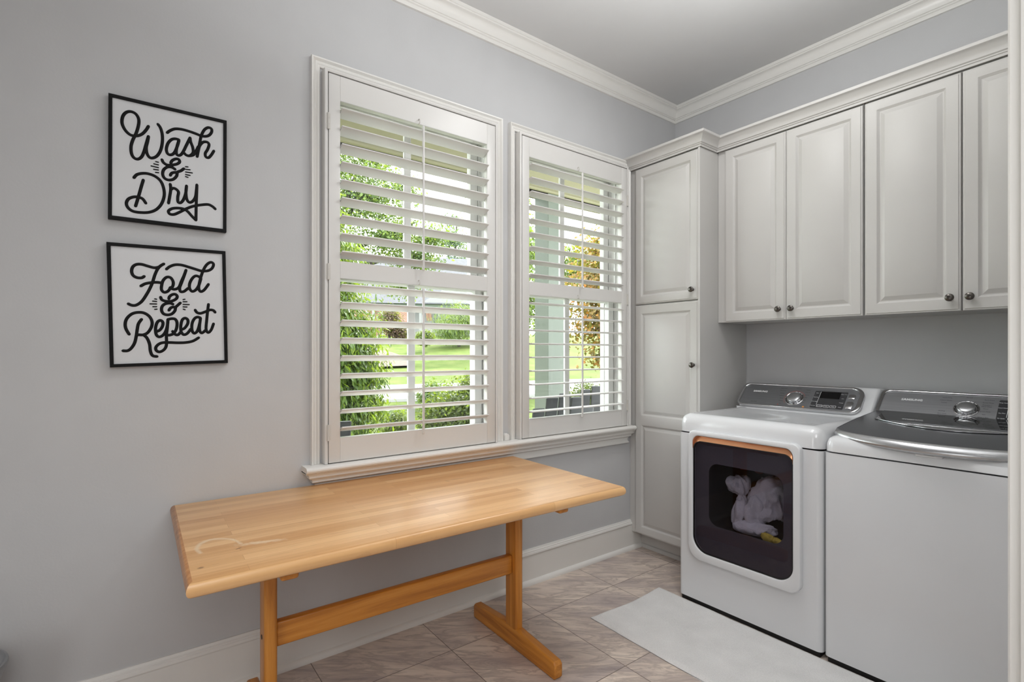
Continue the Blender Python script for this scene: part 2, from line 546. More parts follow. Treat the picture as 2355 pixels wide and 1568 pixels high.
    def text(s, txt, size, f, u=0, v=0, align='CENTER', thick=0.0004, wide=1.0, fat=0.0, slant=0.0):
        cu = bpy.data.curves.new('t', 'FONT')
        cu.body = txt
        cu.size = size
        cu.align_x = align
        cu.align_y = 'CENTER'
        cu.resolution_u = 2
        cu.offset = fat
        cu.shear = slant
        o = bpy.data.objects.new('t', cu)
        COL.objects.link(o)
        dg = bpy.context.evaluated_depsgraph_get()
        dg.update()
        me = o.evaluated_get(dg).to_mesh()
        vs = [s.bm.verts.new(f(u + p.co.x * wide, v + p.co.y, thick)) for p in me.vertices]
        for p in me.polygons:
            try:
                s.bm.faces.new([vs[i] for i in p.vertices])
            except ValueError:
                pass
        o.evaluated_get(dg).to_mesh_clear()
        bpy.data.objects.remove(o)
        bpy.data.curves.remove(cu)
        return s
    def obj(s, name, mat, parent=None, smooth=35, origin=None):
        bmesh.ops.recalc_face_normals(s.bm, faces=s.bm.faces[:])
        me = bpy.data.meshes.new(name)
        if origin is not None:
            bmesh.ops.translate(s.bm, vec=-Vector(origin), verts=s.bm.verts[:])
        s.bm.to_mesh(me)
        s.bm.free()
        return mesh_obj(name, me, mat, parent, smooth, origin)

def mesh_obj(name, me, mat, parent=None, smooth=35, origin=None):
    mats = mat if isinstance(mat, (list, tuple)) else [mat]
    for m in mats:
        me.materials.append(M[m] if isinstance(m, str) else m)
    if smooth:
        me.polygons.foreach_set('use_smooth', [True] * len(me.polygons))
        me.set_sharp_from_angle(angle=R(smooth))
    o = bpy.data.objects.new(name, me)
    COL.objects.link(o)
    if parent is not None:
        o.parent = parent
        po = Vector(parent.location) if parent.parent is None else Vector(parent.location) + Vector(parent.parent.location)
        o.location = (Vector(origin) if origin is not None else Vector((0, 0, 0))) - po
    elif origin is not None:
        o.location = origin
    return o

def tag(o, label, cat=None, group=None, kind=None):
    if label:
        o['label'] = label
    if cat:
        o['category'] = cat
    if group:
        o['group'] = group
    if kind:
        o['kind'] = kind
    return o

def thing(name, label, cat, loc=(0, 0, 0), group=None, kind=None):
    o = bpy.data.objects.new(name, None)
    o.empty_display_size = 0.05
    o.location = loc
    COL.objects.link(o)
    return tag(o, label, cat, group, kind)

def struct(o):
    o['kind'] = 'structure'
    return o

def rrect(x0, x1, z0, z1, r, seg=6):
    # r: (bl, br, tr, tl) or one number
    if not isinstance(r, (tuple, list)):
        r = (r,) * 4
    o = []
    for (cx, cz, rr, a0) in ((x0 + r[0], z0 + r[0], r[0], PI), (x1 - r[1], z0 + r[1], r[1], 1.5 * PI), (x1 - r[2], z1 - r[2], r[2], 0), (x0 + r[3], z1 - r[3], r[3], 0.5 * PI)):
        for k in range(seg + 1):
            a = a0 + 0.5 * PI * k / seg
            o.append((cx + rr * math.cos(a), cz + rr * math.sin(a)))
    return o

def catmull(pts, n=6):
    P_ = [Vector(p) for p in pts]
    if len(P_) < 3:
        return P_
    o = []
    for i in range(len(P_) - 1):
        p0, p1, p2, p3 = P_[max(i - 1, 0)], P_[i], P_[i + 1], P_[min(i + 2, len(P_) - 1)]
        for k in range(n):
            t = k / n
            o.append(0.5 * ((2 * p1) + (p2 - p0) * t + (2 * p0 - 5 * p1 + 4 * p2 - p3) * t * t + (3 * p1 - p0 - 3 * p2 + p3) * t ** 3))
    o.append(P_[-1])
    return o

XY = lambda u, v, d: (u, v, d)
YZ = lambda u, v, d: (d, u, v)      # drawn on the window wall, d = distance into the room
XZ = lambda u, v, d: (u, -d, v)     # drawn on the cabinet wall, d = distance into the room

# ------------------------------------------------------------------ room shell
CEIL = 3.0
W1 = (-2.452, -1.588)
W2 = (-1.422, -0.562)
WZ = (0.812, 2.462)
TW = 0.16
YN = -4.6
XR = 2.03
XH = 4.2

b = MB()
for y0, y1, z0, z1 in ((YN, W1[0], 0, CEIL), (W1[1], W2[0], 0, CEIL), (W2[1], 0.0, 0, CEIL), (W1[0], W1[1], 0, WZ[0]), (W2[0], W2[1], 0, WZ[0]), (W1[0], W1[1], WZ[1], CEIL), (W2[0], W2[1], WZ[1], CEIL)):
    b.box(-TW, 0, y0, y1, z0, z1)
bmesh.ops.remove_doubles(b.bm, verts=b.bm.verts[:], dist=1e-5)
struct(b.obj('wall_left', 'wall', smooth=0))
b = MB(); b.box(-TW, XH, 0.0, 0.12, 0, CEIL); struct(b.obj('wall_back', 'wall', smooth=0))
b = MB()
b.box(XR, XR + 0.12, -1.76, 0.0, 0, CEIL)
b.box(XR, XR + 0.12, YN, -4.05, 0, CEIL)
b.box(XR, XR + 0.12, -4.05, -1.76, 2.45, CEIL)
struct(b.obj('wall_right', 'wall', smooth=0))
b = MB(); b.box(-TW, XH, YN - 0.12, YN, 0, CEIL); struct(b.obj('wall_front', 'wall', smooth=0))
b = MB(); b.box(XH, XH + 0.12, YN - 0.12, 0.12, 0, CEIL); struct(b.obj('wall_hall', 'hall_wall', smooth=0))
b = MB(); b.box(-TW, XH + 0.12, YN - 0.12, 0.12, CEIL, CEIL + 0.1); struct(b.obj('ceiling', 'ceiling', smooth=0))
b = MB(); b.box(-0.02, XH + 0.12, YN - 0.12, 0.12, -0.08, 0.0); struct(b.obj('floor', 'tile', smooth=0))

# crown moulding round the room
def zp(prof, base=0.0):
    return [(a, base + h) for a, h in prof]
crown = [(0, 2.904), (0.012, 2.904), (0.0135, 2.909), (0.0135, 2.921), (0.020, 2.924), (0.020, 2.930), (0.024, 2.931)]
for k in range(7):
    a = k / 6
    crown.append((0.026 + 0.028 * (1 - math.cos(a * PI / 2)) ** 0.9 + 0.002 * a, 2.933 + 0.042 * math.sin(a * PI / 2)))
crown += [(0.060, 2.977), (0.060, 2.982), (0.066, 2.984), (0.066, 3.0), (0, 3.0)]
b = MB(); b.sweep([(0, YN), (0, 0), (XR, 0), (XR, YN)], crown, side=-1); struct(b.obj('trim_1', 'trim', smooth=25))
# baseboard with shoe moulding
base = [(0, 0.19), (0.007, 0.19), (0.010, 0.182), (0.015, 0.178), (0.015, 0.174), (0.019, 0.171), (0.021, 0.163), (0.019, 0.158), (0.016, 0.156), (0.016, 0.026)]
for k in range(5):
    a = k / 4 * PI / 2
    base.append((0.016 + 0.019 * math.sin(a) , 0.004 + 0.020 * math.cos(a)))
base += [(0.035, 0.0), (0, 0.0)]
b = MB(); b.sweep([(0, YN), (0, -0.392)], base, side=-1); struct(b.obj('baseboard_left', 'trim', smooth=30))
b = MB(); b.sweep([(XR, -0.02), (XR, -1.68)], base, side=-1); struct(b.obj('baseboard_right', 'trim', smooth=30))

# door casing at the right edge of the view, and its jamb
b = MB()
cas = [(0, 0), (0, 0.018), (0.006, 0.022), (0.014, 0.020), (0.020, 0.013), (0.055, 0.016), (0.070, 0.022), (0.080, 0.022), (0.080, 0)]
fR = lambda u, v, d: (XR - d, u, v)
b.sweep([(-1.766, 0.0), (-1.766, 2.455), (-4.045, 2.455), (-4.045, 0.0)], cas, fR, side=-1)
b.box(XR - 0.001, XR + 0.125, -1.78, -1.76, 0, 2.47)
b.box(XR - 0.001, XR + 0.125, -4.07, -4.05, 0, 2.47)
b.box(XR - 0.001, XR + 0.125, -4.05, -1.78, 2.45, 2.47)
struct(b.obj('trim_2', 'trim', smooth=30))

# ------------------------------------------------------------------ windows, casings, sill
casing = [(0, 0), (0, 0.011), (0.004, 0.013), (0.009, 0.012), (0.013, 0.016), (0.019, 0.018), (0.023, 0.015), (0.026, 0.019), (0.031, 0.024), (0.036, 0.025), (0.037, 0.020), (0.037, 0)]
def window(name, y0, y1, cyo0, cyo1):
    root = thing(name, None, None, (-0.08, (y0 + y1) / 2, WZ[0]))
    root['kind'] = 'structure'
    b = MB()
    # casing: three sides, mitred, profile measured from its inner edge outwards
    k = 0.037
    b.sweep([(cyo0 + k, 0.8125), (cyo0 + k, 2.519 - k), (cyo1 - k, 2.519 - k), (cyo1 - k, 0.8125)], casing, YZ, side=1)
    b.obj('window_casing', 'trim', root, 30)
    # jamb liner of the opening
    b = MB()
    f = lambda u, v, d: (-d, u, v)
    b.ring([(y0, WZ[0]), (y1, WZ[0]), (y1, WZ[1]), (y0, WZ[1])], [(y0 + 0.018, WZ[0] + 0.018), (y1 - 0.018, WZ[0] + 0.018), (y1 - 0.018, WZ[1] - 0.018), (y0 + 0.018, WZ[1] - 0.018)], f, 0.0, 0.16)
    for d0, d1, w in ((0.128, 0.16, 0.034), (0.036, 0.046, 0.026), (0.082, 0.088, 0.030)):
        b.ring([(y0 + 0.018, WZ[0] + 0.018), (y1 - 0.018, WZ[0] + 0.018), (y1 - 0.018, WZ[1] - 0.018), (y0 + 0.018, WZ[1] - 0.018)], [(y0 + w, WZ[0] + w), (y1 - w, WZ[0] + w), (y1 - w, WZ[1] - w), (y0 + w, WZ[1] - w)], f, d0, d1)
    b.obj('window_jamb', 'vinyl', root, 30)
    ym = (y0 + y1) / 2
    zm = 1.625
    for nm, za, zb, xc, bot in (('lower_sash', WZ[0] + 0.03, zm + 0.02, -0.064, 0.055), ('upper_sash', zm - 0.02, WZ[1] - 0.03, -0.108, 0.04)):
        b = MB()
        ya, yb = y0 + 0.028, y1 - 0.028
        st = 0.046
        ft = lambda u, v, d, xc=xc: (xc + d, u, v)
        b.ring([(ya, za), (yb, za), (yb, zb), (ya, zb)], [(ya + st, za + bot), (yb - st, za + bot), (yb - st, zb - 0.04), (ya + st, zb - 0.04)], ft, -0.017, 0.017, 0.003)
        b.box(xc - 0.009, xc + 0.009, ym - 0.0185, ym + 0.0185, za + bot, zb - 0.04, 0.003, 1)
        s_ = b.obj(nm, 'vinyl', root, 30)
        b = MB()
        b.box(xc - 0.003, xc + 0.003, ya + st, yb - st, za + bot, zb - 0.04)
        b.obj('glass_pane', 'glass', s_, 0)
    return root
window('window_1', W1[0], W1[1], -2.512, -1.531)
window('window_2', W2[0], W2[1], -1.480, -0.503)

# continuous stool and stepped apron below both windows
b = MB()
nose = [(0.0, 0.786), (0.0, 0.812)] + [(0.064 + 0.013 * math.sin(k / 6 * PI), 0.812 - 0.0130 * (1 - math.cos(k / 6 * PI))) for k in range(7)]
nose = [(0.0, 0.786), (0.0, 0.812), (0.066, 0.812), (0.073, 0.810), (0.079, 0.804), (0.080, 0.798), (0.077, 0.791), (0.070, 0.787)]
f = lambda u, v, d: (u, d, v)
b.prism(nose, f, -2.546, -0.512)
b.prism([(-0.158, 0.795), (-0.158, 0.812), (0.001, 0.812), (0.001, 0.795)], f, W1[0] + 0.018, W1[1] - 0.018)
apron = [(0, 0.790), (0.066, 0.790), (0.066, 0.784), (0.052, 0.778), (0.048, 0.770), (0.049, 0.764), (0.044, 0.758), (0.034, 0.754), (0.031, 0.747), (0.032, 0.741), (0.027, 0.737), (0.020, 0.735), (0.016, 0.730), (0.014, 0.716), (0.018, 0.706), (0.022, 0.702), (0.022, 0.698), (0, 0.698)]
# returns mitred at both ends so that the steps wrap round
b.sweep([(-0.02, -2.480), (0, -2.480), (0, -0.540), (-0.02, -0.540)], [(a, h) for a, h in apron], side=-1)
struct(b.obj('trim_3', 'trim', smooth=30))
b = MB()
b.prism([(-1.521, 0.812), (-1.491, 0.812), (-1.491, 0.838), (-1.497, 0.847), (-1.506, 0.850), (-1.515, 0.847), (-1.521, 0.838)], YZ, 0.0, 0.03, 0.003, 2)
tag(b.obj('sill_bumper', 'trim'), 'small white round-topped block standing on the sill between the two windows', 'block')

# ------------------------------------------------------------------ plantation shutters
def shutter(y0, y1, hinge_y, label, tilt_u, tilt_l, zu, zl):
    root = thing('plantation_shutter', label, 'shutter', (0.02, (y0 + y1) / 2, 0.813), group=None)
    z0, z1 = 0.816, 2.454
    b = MB()
    fr = [(0, 0.0), (0, 0.045), (0.005, 0.047), (0.012, 0.045), (0.013, 0.038), (0.013, 0.0)]
    b.sweep([(y0 - 0.0035, 0.8135), (y0 - 0.0035, z1 + 0.005), (y1 + 0.0035, z1 + 0.005), (y1 + 0.0035, 0.8135)], fr, YZ, side=1)
    b.obj('shutter_frame', 'shutter', root, 30)
    # panel: two stiles and three rails
    xa, xb = 0.016, 0.046
    sl, sr = y0 + 0.049, y1 - 0.052
    b = MB()
    b.box(xa, xb, y0, sl, z0, z1, 0.003, 2)
    b.obj('stile', 'shutter', root)
    b = MB()
    b.box(xa, xb, sr, y1, z0, z1, 0.003, 2)
    b.obj('stile', 'shutter', root)
    for za, zb in ((z0, 0.919), (1.595, 1.669), (2.348, z1)):
        b = MB()
        b.box(xa, xb - 0.0005, sl - 0.001, sr + 0.001, za, zb, 0.0018, 1)
        b.obj('rail', 'shutter', root)
    # louvres: one elliptical blade mesh per tilt, copied up the panel
    def blade(tilt):
        b = MB()
        n = 24
        pts = []
        for k in range(n):
            a = 2 * PI * k / n
            ca, sa = math.cos(a), math.sin(a)
            px, pz = 0.032 * math.copysign(abs(ca) ** 0.55, ca), 0.0046 * math.copysign(abs(sa) ** 0.5, sa)
            pts.append((px * math.cos(tilt) - pz * math.sin(tilt), px * math.sin(tilt) + pz * math.cos(tilt)))
        f = lambda u, v, d: (u, d, v)
        b.prism(pts, f, -(sr - sl) / 2 + 0.0015, (sr - sl) / 2 - 0.0015)
        o = b.obj('louvre', 'shutter', None, 40)
        return o
    ym = (sl + sr) / 2
    for tilt, zs in ((tilt_u, zu), (tilt_l, zl)):
        src = blade(tilt)
        for i in range(9):
            o = src if i == 0 else src.copy()
            if i:
                COL.objects.link(o)
            o.parent = root
            zc = zs[0] + (zs[1] - zs[0]) * i / 8 - 0.032 * math.sin(tilt)
            o.location = Vector((0.036, ym, zc)) - Vector(root.location)
    for za, zb in ((1.660, 2.332), (0.902, 1.580)):
        b = MB()
        b.box(0.070, 0.080, ym - 0.0055, ym + 0.0055, za, zb, 0.0035, 3)
        for i in range(9):
            zz = (zu if za > 1.5 else zl)
            z = zz[0] + (zz[1] - zz[0]) * i / 8
            b.tube([(0.066, ym, z - 0.002), (0.0735, ym, z)], 0.0012, 6)
        b.obj('tilt_rod', 'shutter', root)
    for z in (2.362, 1.612):
        b = MB()
        b.tube(catmull([(0.045, ym - 0.012, z + 0.002), (0.053, ym - 0.012, z + 0.006), (0.060, ym - 0.012, z + 0.001), (0.061, ym - 0.012, z - 0.012), (0.046, ym - 0.012, z - 0.016)], 4), 0.0021, 6)
        b.obj('rod_catch', 'hinge', root)
    for z in (2.25, 1.62, 0.945):
        b = MB()
        b.tube([(0.0495, hinge_y, z - 0.034), (0.0495, hinge_y, z + 0.034)], 0.004, 10)
        b.box(0.0455, 0.048, hinge_y - 0.009, hinge_y + 0.009, z - 0.032, z + 0.032)
        for dz in (-0.012, 0.012):
            b.tube([(0.0495, hinge_y, z + dz - 0.0008), (0.0495, hinge_y, z + dz + 0.0008)], 0.0046, 10)
        b.obj('hinge', 'hinge', root)
    return root
shutter(-2.449, -1.596, -2.4515, 'white plantation shutter on the wider-looking left window, hinged on its left side', R(19), R(20), (2.313, 1.709), (1.569, 0.965))
shutter(-1.418, -0.567, -0.5645, 'white plantation shutter on the right window next to the tall cabinet, hinged on the right', R(9), R(1), (2.308, 1.708), (1.552, 0.957))

# ------------------------------------------------------------------ cabinets
def knob(parent, x, y, z, label=None):
    b = MB()
    f = lambda u, v, h: (x + u, y - h, z + v)
    b.lathe([(0.0, 0.0), (0.0085, 0.0), (0.0085, 0.002), (0.005, 0.004), (0.0048, 0.012), (0.008, 0.016), (0.0145, 0.019), (0.0162, 0.0225), (0.0155, 0.0262), (0.012, 0.029), (0.006, 0.0305), (0, 0.031)], f, 24)
    o = b.obj('knob', 'knob_metal', parent)
    if label:
        o['label'] = label
    return o

def panel_door(name, parent, x0, x1, z0, z1, yb, panels, th=0.02, side=0.044):
    # raised-panel door; yb = back plane, front faces -y
    b = MB()
    bm = b.bm
    yf = yb - th
    def rect(xa, xb, za, zb, y):
        return [bm.verts.new(p) for p in ((xa, y, za), (xb, y, za), (xb, y, zb), (xa, y, zb))]
    def band(A, B):
        for i in range(4):
            j = (i + 1) % 4
            bm.faces.new((A[i], A[j], B[j], B[i]))
    outer = [(0, yb), (0, yf + 0.006), (0.002, yf + 0.0035), (0.0065, yf + 0.003), (0.0085, yf)]
    prev = None
    for ins, y in outer:
        r_ = rect(x0 + ins, x1 - ins, z0 + ins, z1 - ins, y)
        if prev is None:
            bm.faces.new(r_[::-1])
        else:
            band(prev, r_)
        prev = r_
    k = 0.0085
    X0, X1, Z0, Z1 = x0 + k, x1 - k, z0 + k, z1 - k
    pl = x0 + side
    pr = x1 - side
    # stiles full height, rails between panels
    for xa, xb in ((X0, pl), (pr, X1)):
        bm.faces.new(rect(xa, xb, Z0, Z1, yf))
    zs = [Z0] + [z for p in panels for z in p] + [Z1]
    for i in range(0, len(zs), 2):
        bm.faces.new(rect(pl, pr, zs[i], zs[i + 1], yf))
    prof = [(0, 0), (0.004, 0.0008), (0.010, 0.0065), (0.0125, 0.0078), (0.0125, 0.0090), (0.0165, 0.0092), (0.020, 0.0075), (0.034, 0.0012), (0.036, 0.0002)]
    for za, zb in panels:
        prev = None
        for ins, dy in prof:
            r_ = rect(pl + ins, pr - ins, za + ins, zb - ins, yf + dy)
            if prev:
                band(prev, r_)
            prev = r_
        bm.faces.new(prev)
    bmesh.ops.remove_doubles(bm, verts=bm.verts[:], dist=1e-6)
    o = b.obj(name, 'cab', parent, 28)
    return o

tall = thing('tall_cabinet', 'tall narrow off-white cabinet standing in the corner beside the right window', 'cabinet', (0.265, -0.24, 0.0))
b = MB()
b.box(0.0015, 0.515, -0.485, -0.002, 0.118, 2.5)
b.box(0.5155, 0.528, -0.507, -0.002, 0.118, 2.458)
b.box(0.0015, 0.528, -0.392, -0.002, 0.0, 0.1185)
b.obj('cabinet_body', 'cab', tall, 0)
b = MB()
b.prism([(0, 0), (0.016, 0), (0.015, 0.012), (0.008, 0.021), (0, 0.023)], lambda u, v, d: (d, -0.3925 - u, v), 0.02, 0.5275)
b.obj('toe_moulding', 'cab', tall)
d = panel_door('door', tall, 0.060, 0.5125, 1.588, 2.4535, -0.486, [(1.633, 2.405)])
knob(d, 0.482, -0.506, 1.645)
d = panel_door('door', tall, 0.060, 0.513, 0.124, 1.581, -0.486, [(0.168, 0.824), (0.878, 1.532)])
knob(d, 0.487, -0.506, 1.209)

def upper(x0, x1, doors, knobs, label):
    root = thing('wall_cabinet', label, 'cabinet', ((x0 + x1) / 2, -0.16, 1.458), group='wall cabinets above the laundry machines')
    b = MB()
    b.box(x0 + 0.0008, x1 - 0.0025, -0.32, -0.002, 1.458, 2.5)
    b.obj('cabinet_body', 'cab', root, 0)
    for (xa, xb), kx in zip(doors, knobs):
        d = panel_door('door', root, xa, xb, 1.4555, 2.4535, -0.321, [(1.503, 2.412)], side=0.045)
        knob(d, kx, -0.341, 1.512)
    return root
upper(0.529, 1.2855, ((0.582, 0.9265), (0.9285, 1.2815)), (0.895, 0.961), 'off-white two-door wall cabinet next to the tall cabinet, above the dryer')
upper(1.2865, 2.027, ((1.290, 1.640), (1.645, 1.992)), (1.607, 1.672), 'off-white two-door wall cabinet at the right edge, above the washer')

b = MB()
cc = [(0, 0), (0.006, 0), (0.0065, 0.010), (0.012, 0.012), (0.013, 0.017), (0.018, 0.019)]
for k in range(6):
    a = k / 5
    cc.append((0.020 + 0.030 * a ** 1.5, 0.021 + 0.036 * a ** 0.8))
cc += [(0.054, 0.058), (0.058, 0.061), (0.058, 0.074), (0, 0.074)]
b.sweep([(0.0015, -0.5065), (0.531, -0.5065), (0.531, -0.3405), (2.027, -0.3405)], [(a * 0.9, 2.4585 + h) for a, h in cc], side=-1)
tag(b.obj('cabinet_moulding', 'cab', smooth=25), 'off-white moulding running along the tops of the tall and wall cabinets', 'moulding')

# ------------------------------------------------------------------ trestle table
tc = (0.402, -2.25)
TX = 0.010
table = thing('trestle_table', 'long narrow maple trestle table standing under the windows', 'table', (tc[0], tc[1], 0.0))
def wb(name, mat, x0, x1, y0, y1, z0, z1, bev, seg=3):
    b = MB()
    b.box(x0, x1, y0, y1, z0, z1, bev, seg)
    return b
b = MB()
prof_t = [(0.014, 0.7305), (0.0085, 0.7285), (0.0035, 0.7235), (0.0008, 0.7165), (0.0, 0.7105), (0.001, 0.703), (0.0045, 0.6965), (0.010, 0.692), (0.018, 0.6905)]
X0, X1, Y0, Y1 = 0.008, 0.796, -3.008, -1.476
loops = [[b.bm.verts.new(q) for q in ((X0 + i, Y0 + i, z), (X1 - i, Y0 + i, z), (X1 - i, Y1 - i, z), (X0 + i, Y1 - i, z))] for i, z in prof_t]
b.bm.faces.new(loops[0])
b.bm.faces.new(loops[-1][::-1])
for A, B in zip(loops, loops[1:]):
    for k in range(4):
        j = (k + 1) % 4
        fc = b.bm.faces.new((A[k], A[j], B[j], B[k]))
        fc.material_index = 1 if k in (0, 2) else 0
b.obj('table_top', ['wood_top', 'wood_end'], table, 40, origin=(tc[0], tc[1], 0.71))
foot_prof = [(-0.297, 0.0), (0.293, 0.0), (0.302, 0.010), (0.302, 0.058), (0.290, 0.070), (0.10, 0.082), (0.055, 0.090), (-0.055, 0.090), (-0.10, 0.082), (-0.290, 0.070), (-0.302, 0.058), (-0.302, 0.010)]
for yc in (-2.757, -1.768):
    b = MB()
    b.prism([(0.410 + u, v) for u, v in foot_prof], lambda u, v, d: (u, d, v), yc - 0.020, yc + 0.020, 0.007, 3)
    b.obj('foot', 'wood_x', table, 40)
    b = MB()
    b.box(0.372, 0.456, yc - 0.020, yc + 0.020, 0.086, 0.676, 0.012, 3, edges='vert')
    p = b.obj('post', 'wood_z', table, 40)
    if yc < -2.5:
        b = MB()
        b.lathe([(0.0, 0.0), (0.0075, 0.0), (0.0075, 0.0012), (0, 0.0014)], lambda u, v, h: (0.414 + u, yc - 0.0202 - h, 0.362 + v), 16)
        b.obj('bolt_hole', 'black_rubber', p)
    b = MB()
    b.box(0.055, 0.756, yc - 0.024 - 0.01, yc + 0.024 - 0.01, 0.664, 0.6905, 0.009, 3)
    b.obj('top_cleat', 'wood_x', table, 40)
b = MB()
b.box(0.398, 0.430, -2.737, -1.788, 0.322, 0.402, 0.006, 3)
b.obj('stretcher', 'wood_y', table, 40)
table.rotation_euler = (0, 0, -0.018)
table.location.x += TX

# ------------------------------------------------------------------ wall signs
S1=[[(-3.0645,2.0755),(-3.0715,2.0601),(-3.0825,2.0437),(-3.0975,2.0331),(-3.1151,2.032),(-3.1298,2.0449),(-3.1383,2.0659),(-3.1364,2.0896),(-3.1271,2.1062),(-3.1137,2.1127),(-3.1002,2.1081),(-3.0921,2.0918),(-3.0934,2.0678),(-3.1002,2.0391),(-3.1084,2.0169),(-3.1137,1.9921),(-3.1124,1.969),(-3.1057,1.9555),(-3.0948,1.9529),(-3.0839,1.9638),(-3.077,1.9841),(-3.0715,2.0091),(-3.0645,2.0398)],[(-3.0645,2.0398),(-3.0673,2.0204),(-3.0709,1.9991),(-3.0687,1.9792),(-3.0618,1.9672),(-3.052,1.9667),(-3.0393,1.9775),(-3.0294,1.9988),(-3.0243,2.0276),(-3.0243,2.0552),(-3.0294,2.078),(-3.037,2.0897)],[(-2.9743,2.0504),(-2.9861,2.0509),(-2.9978,2.0445),(-3.0079,2.0281),(-3.0122,2.0063),(-3.0079,1.9917),(-2.9978,1.9906),(-2.9876,2.0017),(-2.9788,2.0283),(-2.9743,2.0486)],[(-2.9743,2.0486),(-2.9802,2.0244),(-2.9826,2.0064),(-2.9802,1.9947),(-2.9714,1.995),(-2.9625,2.0076),(-2.9506,2.0387),(-2.9401,2.0661)],[(-2.9401,2.0661),(-2.9385,2.0522),(-2.9319,2.0326),(-2.931,2.0132),(-2.9416,2.0001),(-2.9521,2.0002),(-2.958,2.0058)],[(-2.9401,2.0001),(-2.9295,2.0065),(-2.9219,2.0207),(-2.9142,2.0404)],[(-2.9182,2.0019),(-2.9142,2.0261),(-2.9096,2.0558),(-2.905,2.0821),(-2.8957,2.106),(-2.8833,2.1183),(-2.8723,2.1165),(-2.8723,2.1031),(-2.8833,2.0876),(-2.9019,2.0818),(-2.9203,2.0853),(-2.9416,2.0887),(-2.9655,2.0902),(-2.9861,2.0866),(-3.0007,2.0768),(-3.0099,2.0665)],[(-2.9142,2.0261),(-2.9096,2.0451),(-2.8988,2.0603),(-2.8864,2.0634),(-2.8801,2.0559),(-2.8848,2.0367),(-2.892,2.0206),(-2.8904,2.0083),(-2.8817,2.0067),(-2.8723,2.0197),(-2.8644,2.0361)],[(-3.0251,1.967),(-3.0208,1.9576),(-3.0093,1.9515),(-2.9949,1.9547),(-2.9802,1.9614),(-2.9723,1.9709),(-2.9758,1.9792),(-2.9846,1.9786),(-2.9949,1.9704),(-2.9992,1.9607)],[(-2.9861,1.9409),(-2.9963,1.9464),(-3.0093,1.9439),(-3.0203,1.9318),(-3.0231,1.9157),(-3.018,1.9029),(-3.0065,1.8984),(-2.9919,1.9037),(-2.9817,1.9174),(-2.9788,1.932),(-2.9684,1.9394),(-2.9595,1.9491)],[(-3.0007,1.9159),(-2.9949,1.9261),(-2.9788,1.932)],[(-3.1057,1.886),(-3.0975,1.8984),(-3.0825,1.906),(-3.0659,1.9084),(-3.0464,1.904),(-3.0294,1.8903),(-3.0203,1.8662),(-3.0188,1.8388),(-3.0265,1.8098),(-3.0421,1.7865),(-3.0631,1.7734),(-3.088,1.7687),(-3.1097,1.7701),(-3.1231,1.7813),(-3.1263,1.7957),(-3.1204,1.8101),(-3.107,1.8192),(-3.0934,1.821),(-3.0811,1.8172),(-3.072,1.8036)],[(-3.0792,1.8836),(-3.0839,1.8641),(-3.0893,1.8394),(-3.0948,1.8147),(-3.1011,1.7884)],[(-3.0007,1.8846),(-2.9992,1.8668),(-3.0021,1.8419),(-3.0059,1.8152)],[(-2.9992,1.865),(-2.9919,1.8717),(-2.9832,1.8699),(-2.9758,1.8607),(-2.9779,1.8428),(-2.9773,1.8254),(-2.9699,1.8232),(-2.961,1.8354),(-2.9536,1.8614),(-2.9512,1.8884)],[(-2.9512,1.8884),(-2.953,1.8651),(-2.9506,1.8408),(-2.9431,1.8297),(-2.9325,1.8351),(-2.9234,1.8528),(-2.9203,1.8783),(-2.9188,1.8983)],[(-2.9188,1.8983),(-2.9197,1.8642),(-2.9209,1.8283),(-2.9219,1.7675)],[(-2.9219,1.7675),(-2.9355,1.7813),(-2.9476,1.7953),(-2.9595,1.8022),(-2.9773,1.8027),(-2.9949,1.7979),(-3.0059,1.7874),(-3.0021,1.7776),(-2.989,1.778),(-2.9714,1.7896),(-2.9506,1.8054),(-2.9295,1.8179),(-2.905,1.8268),(-2.8833,1.832),(-2.8691,1.8272),(-2.8596,1.819)]]
R1=[[(-3.0435,1.956),(-3.0356,1.9553)],[(-3.0492,1.9468),(-3.0356,1.9457)],[(-3.057,1.9376),(-3.0356,1.9361)],[(-3.0497,1.9272),(-3.0356,1.9278)],[(-3.0441,1.9175),(-3.0351,1.9183)],[(-2.9542,1.9573),(-2.9467,1.9582)],[(-2.9548,1.9477),(-2.9401,1.949)],[(-2.9542,1.9382),(-2.9331,1.9388)],[(-2.9542,1.9291),(-2.9401,1.9285)],[(-2.9542,1.9213),(-2.9467,1.92)]]
